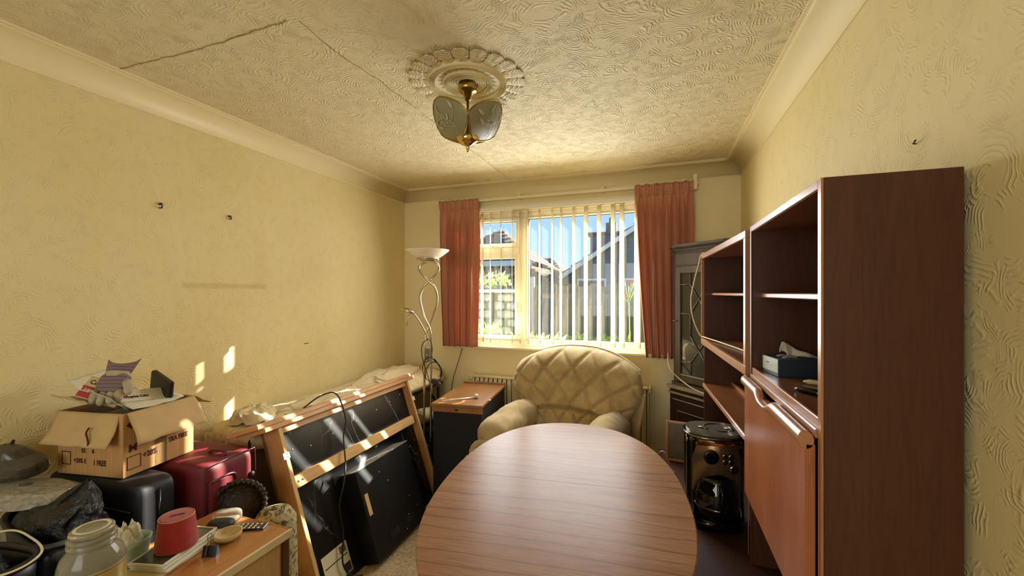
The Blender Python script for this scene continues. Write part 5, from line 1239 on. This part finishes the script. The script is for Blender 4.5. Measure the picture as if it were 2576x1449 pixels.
inkbox('ink_carton', 'ink carton with a red printed panel tipped up under the glove', W(-.005, .215, .295), E_*.35-F_*.80-U_*.36, E_*.45+U_*.85+F_*.1, (.135, .085, .03), 'Complete Co', (.0, .085, .004, .046), 'prime TTT', True)
inkbox('ink_carton', 'white printed ink carton lying along the right rim of the box', W(.055, .085, .262), E_*.92+F_*-.1-U_*.12, F_*.55+U_*.8, (.16, .05, .03), 'Complete Color', (.0, .028, .02, .05), '', False)
text('CD/DVD', .022, m_ink, None, frame(W(-.003, .155, .2475)+U_*.0, E_*.1-F_*1-U_*.25, E_*.3+U_*.9), 'envelope_lettering', .0006)
bpy.data.objects['envelope_lettering'].parent = bpy.data.objects['disc_envelope']; bpy.data.objects['envelope_lettering'].matrix_parent_inverse = Matrix.Translation(-bpy.data.objects['disc_envelope'].location)
# glove
gs_ = NT('striped_ticking'); wv = gs_.n('ShaderNodeTexWave', bands_direction='Y'); gs_.l(gs_.coord(scale=(1, 1, 1)), wv.inputs['Vector']); wv.inputs['Scale'].default_value = 22; wv.inputs['Distortion'].default_value = 1
gs_.base(gs_.ramp(wv.outputs['Fac'], [(.3, lin('6b5058')), (.5, lin('a09488')), (.7, lin('7d6468'))])); gs_.set(Roughness=.9); m_strip = gs_.m
m_hide = mat('grey_split_leather', 'b3a488', .9, bump=.4, bscale=120, bdist=.003, var=.12, vscale=30)
# glove lies with its cuff up: local y runs from fingertips (0) to cuff, x across, z thickness
g_o = Vector(W(.030, .110, .272)); g_y = (U_*.72-F_*-.10+E_*.42).normalized(); g_x = (-F_+E_*.25).normalized()
gv = thing('work_glove', 'striped work glove with leather palm lying cuff-up on the box of papers', 'glove'); gv.matrix_world = frame(g_o, g_x, g_y)
MB().grid(cush(.0, .065, .012, .050, .042, .022, p=.6, wob=.01, seed=3), 32, 18, wrapu=True).build('hand', m_strip, gv)
def cuff(u, v):
    t = 2*math.pi*u; w_ = .044+.022*v; d_ = .018-.004*v
    return Vector((w_*math.cos(t)+.004*math.sin(3*t)*v, .098+.055*v+.012*v*math.cos(2*t), .012+d_*math.sin(t)+.006*v*math.cos(3*t))), Vector((-math.cos(t), 0, -math.sin(t)))
MB().solid(cuff, 40, 8, .003).build('cuff', m_strip, gv)
MB().grid(lambda u, v: (lambda p: (p.x*1.03, .088+.022*v, .012+(p.z-.012)*1.25))(cuff(u, .05*v)[0]), 40, 3, wrapu=True).build('wrist_band', m_hide, gv)
for i, (x, L, an) in enumerate(((-.040, .052, 8), (-.014, .060, 2), (.013, .056, -4), (.037, .044, -10))):
    dx = math.sin(R(an)); MB().tube([(x, .042, .012), (x-dx*L*.3, .042-L*.45, .018), (x-dx*L, .042-L*.85, .012), (x-dx*L*1.05, .042-L, .006)], [.013, .0145, .0135, .007], 10, flat=.85).build('finger', m_hide, gv)
MB().tube([(.046, .07, .014), (.066, .052, .022), (.074, .028, .02), (.074, .018, .016)], [.015, .0155, .0135, .007], 10).build('thumb', m_hide, gv)
# ---------------------------------------------------------------- tubs and plastic bags
m_tub = mat('black_plastic', '191a1c', .4); m_bin = NT('black_bin_liner'); m_bin.base(lin('17181b')); m_bin.set(Roughness=.3, Specular_IOR_Level=.6); m_bin.bump(m_bin.noise(m_bin.coord(), 26, 5, .6, 1.0).outputs[0], .9, .02); m_bin = m_bin.m
def basin(name, label, loc, rz, w_, l_, h_, rim):
    o = thing(name, label, 'tub', loc, rz)
    def wl(u, v):
        t = 2*math.pi*u; e = 4; c_, s_ = math.cos(t), math.sin(t); k = (abs(c_)**e+abs(s_)**e)**(-1/e); q = .86+.14*v
        return Vector((w_*q*k*c_, l_*q*k*s_, h_*v)), Vector((-c_, -s_, 0))
    MB().solid(wl, 64, 4, .003).build('wall', m_tub, o); MB().cbox((0, 0, .003), (w_*1.6, l_*1.6, .006), .002).build('bottom', m_tub, o)
    MB().tube([tuple(wl(k/64, 1)[0]) for k in range(64)], rim, 8, closed=True).build('rolled_rim', m_tub, o); return o
basin('black_basin', 'black plastic basin with rolled rim holding the black bin liner', (-1.885, .775, TZ), R(-10), .21, .09, .225, .010)
basin('round_black_tub', 'black tub at the left edge holding a shiny black bag', (-1.765, .54, TZ), R(8), .125, .115, .225, .010)
def bag(name, label, loc, rings_, m, seed, cat='bag', amp=.18, rz=0):
    """bag skin lofted through rings (rx, ry, z, ox, oy) with crumples"""
    def fn(u, v):
        t = 2*math.pi*u; q = v*(len(rings_)-1); i = min(int(q), len(rings_)-2); f_ = q-i; f_ = f_*f_*(3-2*f_)
        a, c = rings_[i], rings_[i+1]; rx_, ry_, z, ox, oy = [a[k]*(1-f_)+c[k]*f_ for k in range(5)]
        k = 1+amp*fbm(math.cos(t)*2+seed, math.sin(t)*2, z*14)+amp*.5*math.sin(t*5+seed+z*40)*.5
        return (ox+rx_*k*math.cos(t), oy+ry_*k*math.sin(t), z)
    o = thing(name, label, cat, loc, rz); MB().grid(fn, 72, 30, wrapu=True).build('skin', m, o); return o
o = bag('bin_liner', 'black bin liner with a pointed corner standing up out of the basin', (-1.885, .775, TZ+.01), [(.14, .06, 0, 0, 0), (.17, .075, .12, 0, 0), (.175, .075, .22, .0, 0), (.15, .06, .265, .03, .01), (.075, .035, .295, .08, .03), (.035, .018, .325, .095, .035), (.006, .004, .345, .10, .04)], m_bin, 3)
MB().tube([(.06, -.02, .285), (.085, .015, .325), (.098, .038, .348)], [.004, .006, .002], 5).build('knot_edge', m_bin, o)
o = bag('shiny_black_bag', 'shiny black plastic bag crumpled inside the round black tub', (-1.765, .54, TZ+.01), [(.085, .08, 0, 0, 0), (.10, .09, .14, 0, 0), (.095, .085, .205, .0, 0), (.06, .05, .235, .01, .01), (.006, .006, .25, .02, .02)], m_bin, 9)
MB().tube(smooth_path([(-.04, -.05, .20), (0, -.02, .245), (.05, .02, .215)], 5), .005, 6).build('fold', m_bin, o)
cp_ = NT('clear_polythene'); cp_.base(lin('d2cab6')); cp_.set(Roughness=.1, Transmission_Weight=.35, IOR=1.35, Specular_IOR_Level=1.0); cp_.bump(cp_.noise(cp_.coord(), 30, 5, .6, 1.5).outputs[0], 1.0, .02); m_poly = cp_.m
o = bag('clear_packet', 'crinkled clear polythene packet lying across the black bin liner', (-2.02, .775, TZ+.262), [(.10, .06, 0, 0, 0), (.155, .085, .012, 0, 0), (.16, .085, .035, 0, 0), (.13, .065, .052, -.01, 0), (.02, .015, .058, -.03, 0)], m_poly, 15, 'packet', .12, R(12))
MB().cbox((-.01, 0, .018), (.19, .09, .016), .004).build('contents', m_news, o)
o = bag('grey_plastic_bag', 'dull grey plastic bag bunched against the wall at the left edge', (-2.15, .79, TZ+.325), [(.06, .05, 0, 0, 0), (.085, .07, .02, 0, 0), (.095, .065, .05, .0, 0), (.06, .055, .075, -.02, -.01), (.055, .04, .10, -.03, -.02), (.03, .02, .112, -.035, -.02), (.004, .004, .116, -.035, -.02)], mat('grey_polythene', '4c483e', .3), 19)
MB().tube([(-.02, -.02, .085), (-.035, 0, .125)], [.012, .004], 6).build('tied_neck', m_bin, o)
tag(MB().tube(smooth_path([(-1.93, .60, .725), (-1.86, .665, .735), (-1.76, .672, .728), (-1.66, .655, .722), (-1.625, .61, .715), (-1.64, .56, .712), (-1.70, .50, .716)], 8), .003, 8).build('white_lead', m_ivory), 'white lead looped round the rim of the round black tub', 'cable')
# dark carved tray and patterned cushion between chest and fireplace
m_carv = mat('dark_carved_wood', '2a1c10', .5, bump=.8, bscale=60, bdist=.01)
ty = thing('carved_tray', 'dark round tray with carved rope rim standing behind the chest', 'tray', (-1.604, 1.195, TZ), rot=(R(-14), 0, R(48)))
MB().lathe([(0, -.004), (.085, -.004), (.088, .004), (0, .004)], 40, M=Matrix.Translation((0, 0, .105))@Matrix.Rotation(R(90), 4, 'X')).build('plate', m_carv, ty)
MB().tube([((.094+.004*math.sin(k*2.1))*math.cos(2*math.pi*k/90), -.004+.003*math.cos(k*2.1), .105+(.094+.004*math.sin(k*2.1))*math.sin(2*math.pi*k/90)) for k in range(90)], .010, 7, closed=True).build('rope_rim', m_carv, ty)
pc = NT('marbled_cloth'); pc.base(pc.ramp(pc.noise(pc.coord(), 16, 4, .6, 2).outputs[0], [(.4, lin('4a3e28')), (.52, lin('b8a878')), (.65, lin('7a6a46'))])); pc.set(Roughness=.85); m_marbcl = pc.m
cu = thing('patterned_bolster', 'marbled cream and brown bolster standing beside the fireplace leg', 'cushion', (-1.475, 1.255, 0))
MB().lathe([(0, 0), (.07, .004), (.082, .05), (.085, .3), (.08, .53), (.06, .565), (.02, .575), (0, .57)], 24).build('cover', m_marbcl, cu); MB().lathe([(.004, .572), (.012, .573), (.010, .580), (0, .581)], 12).build('button', m_sw, cu)
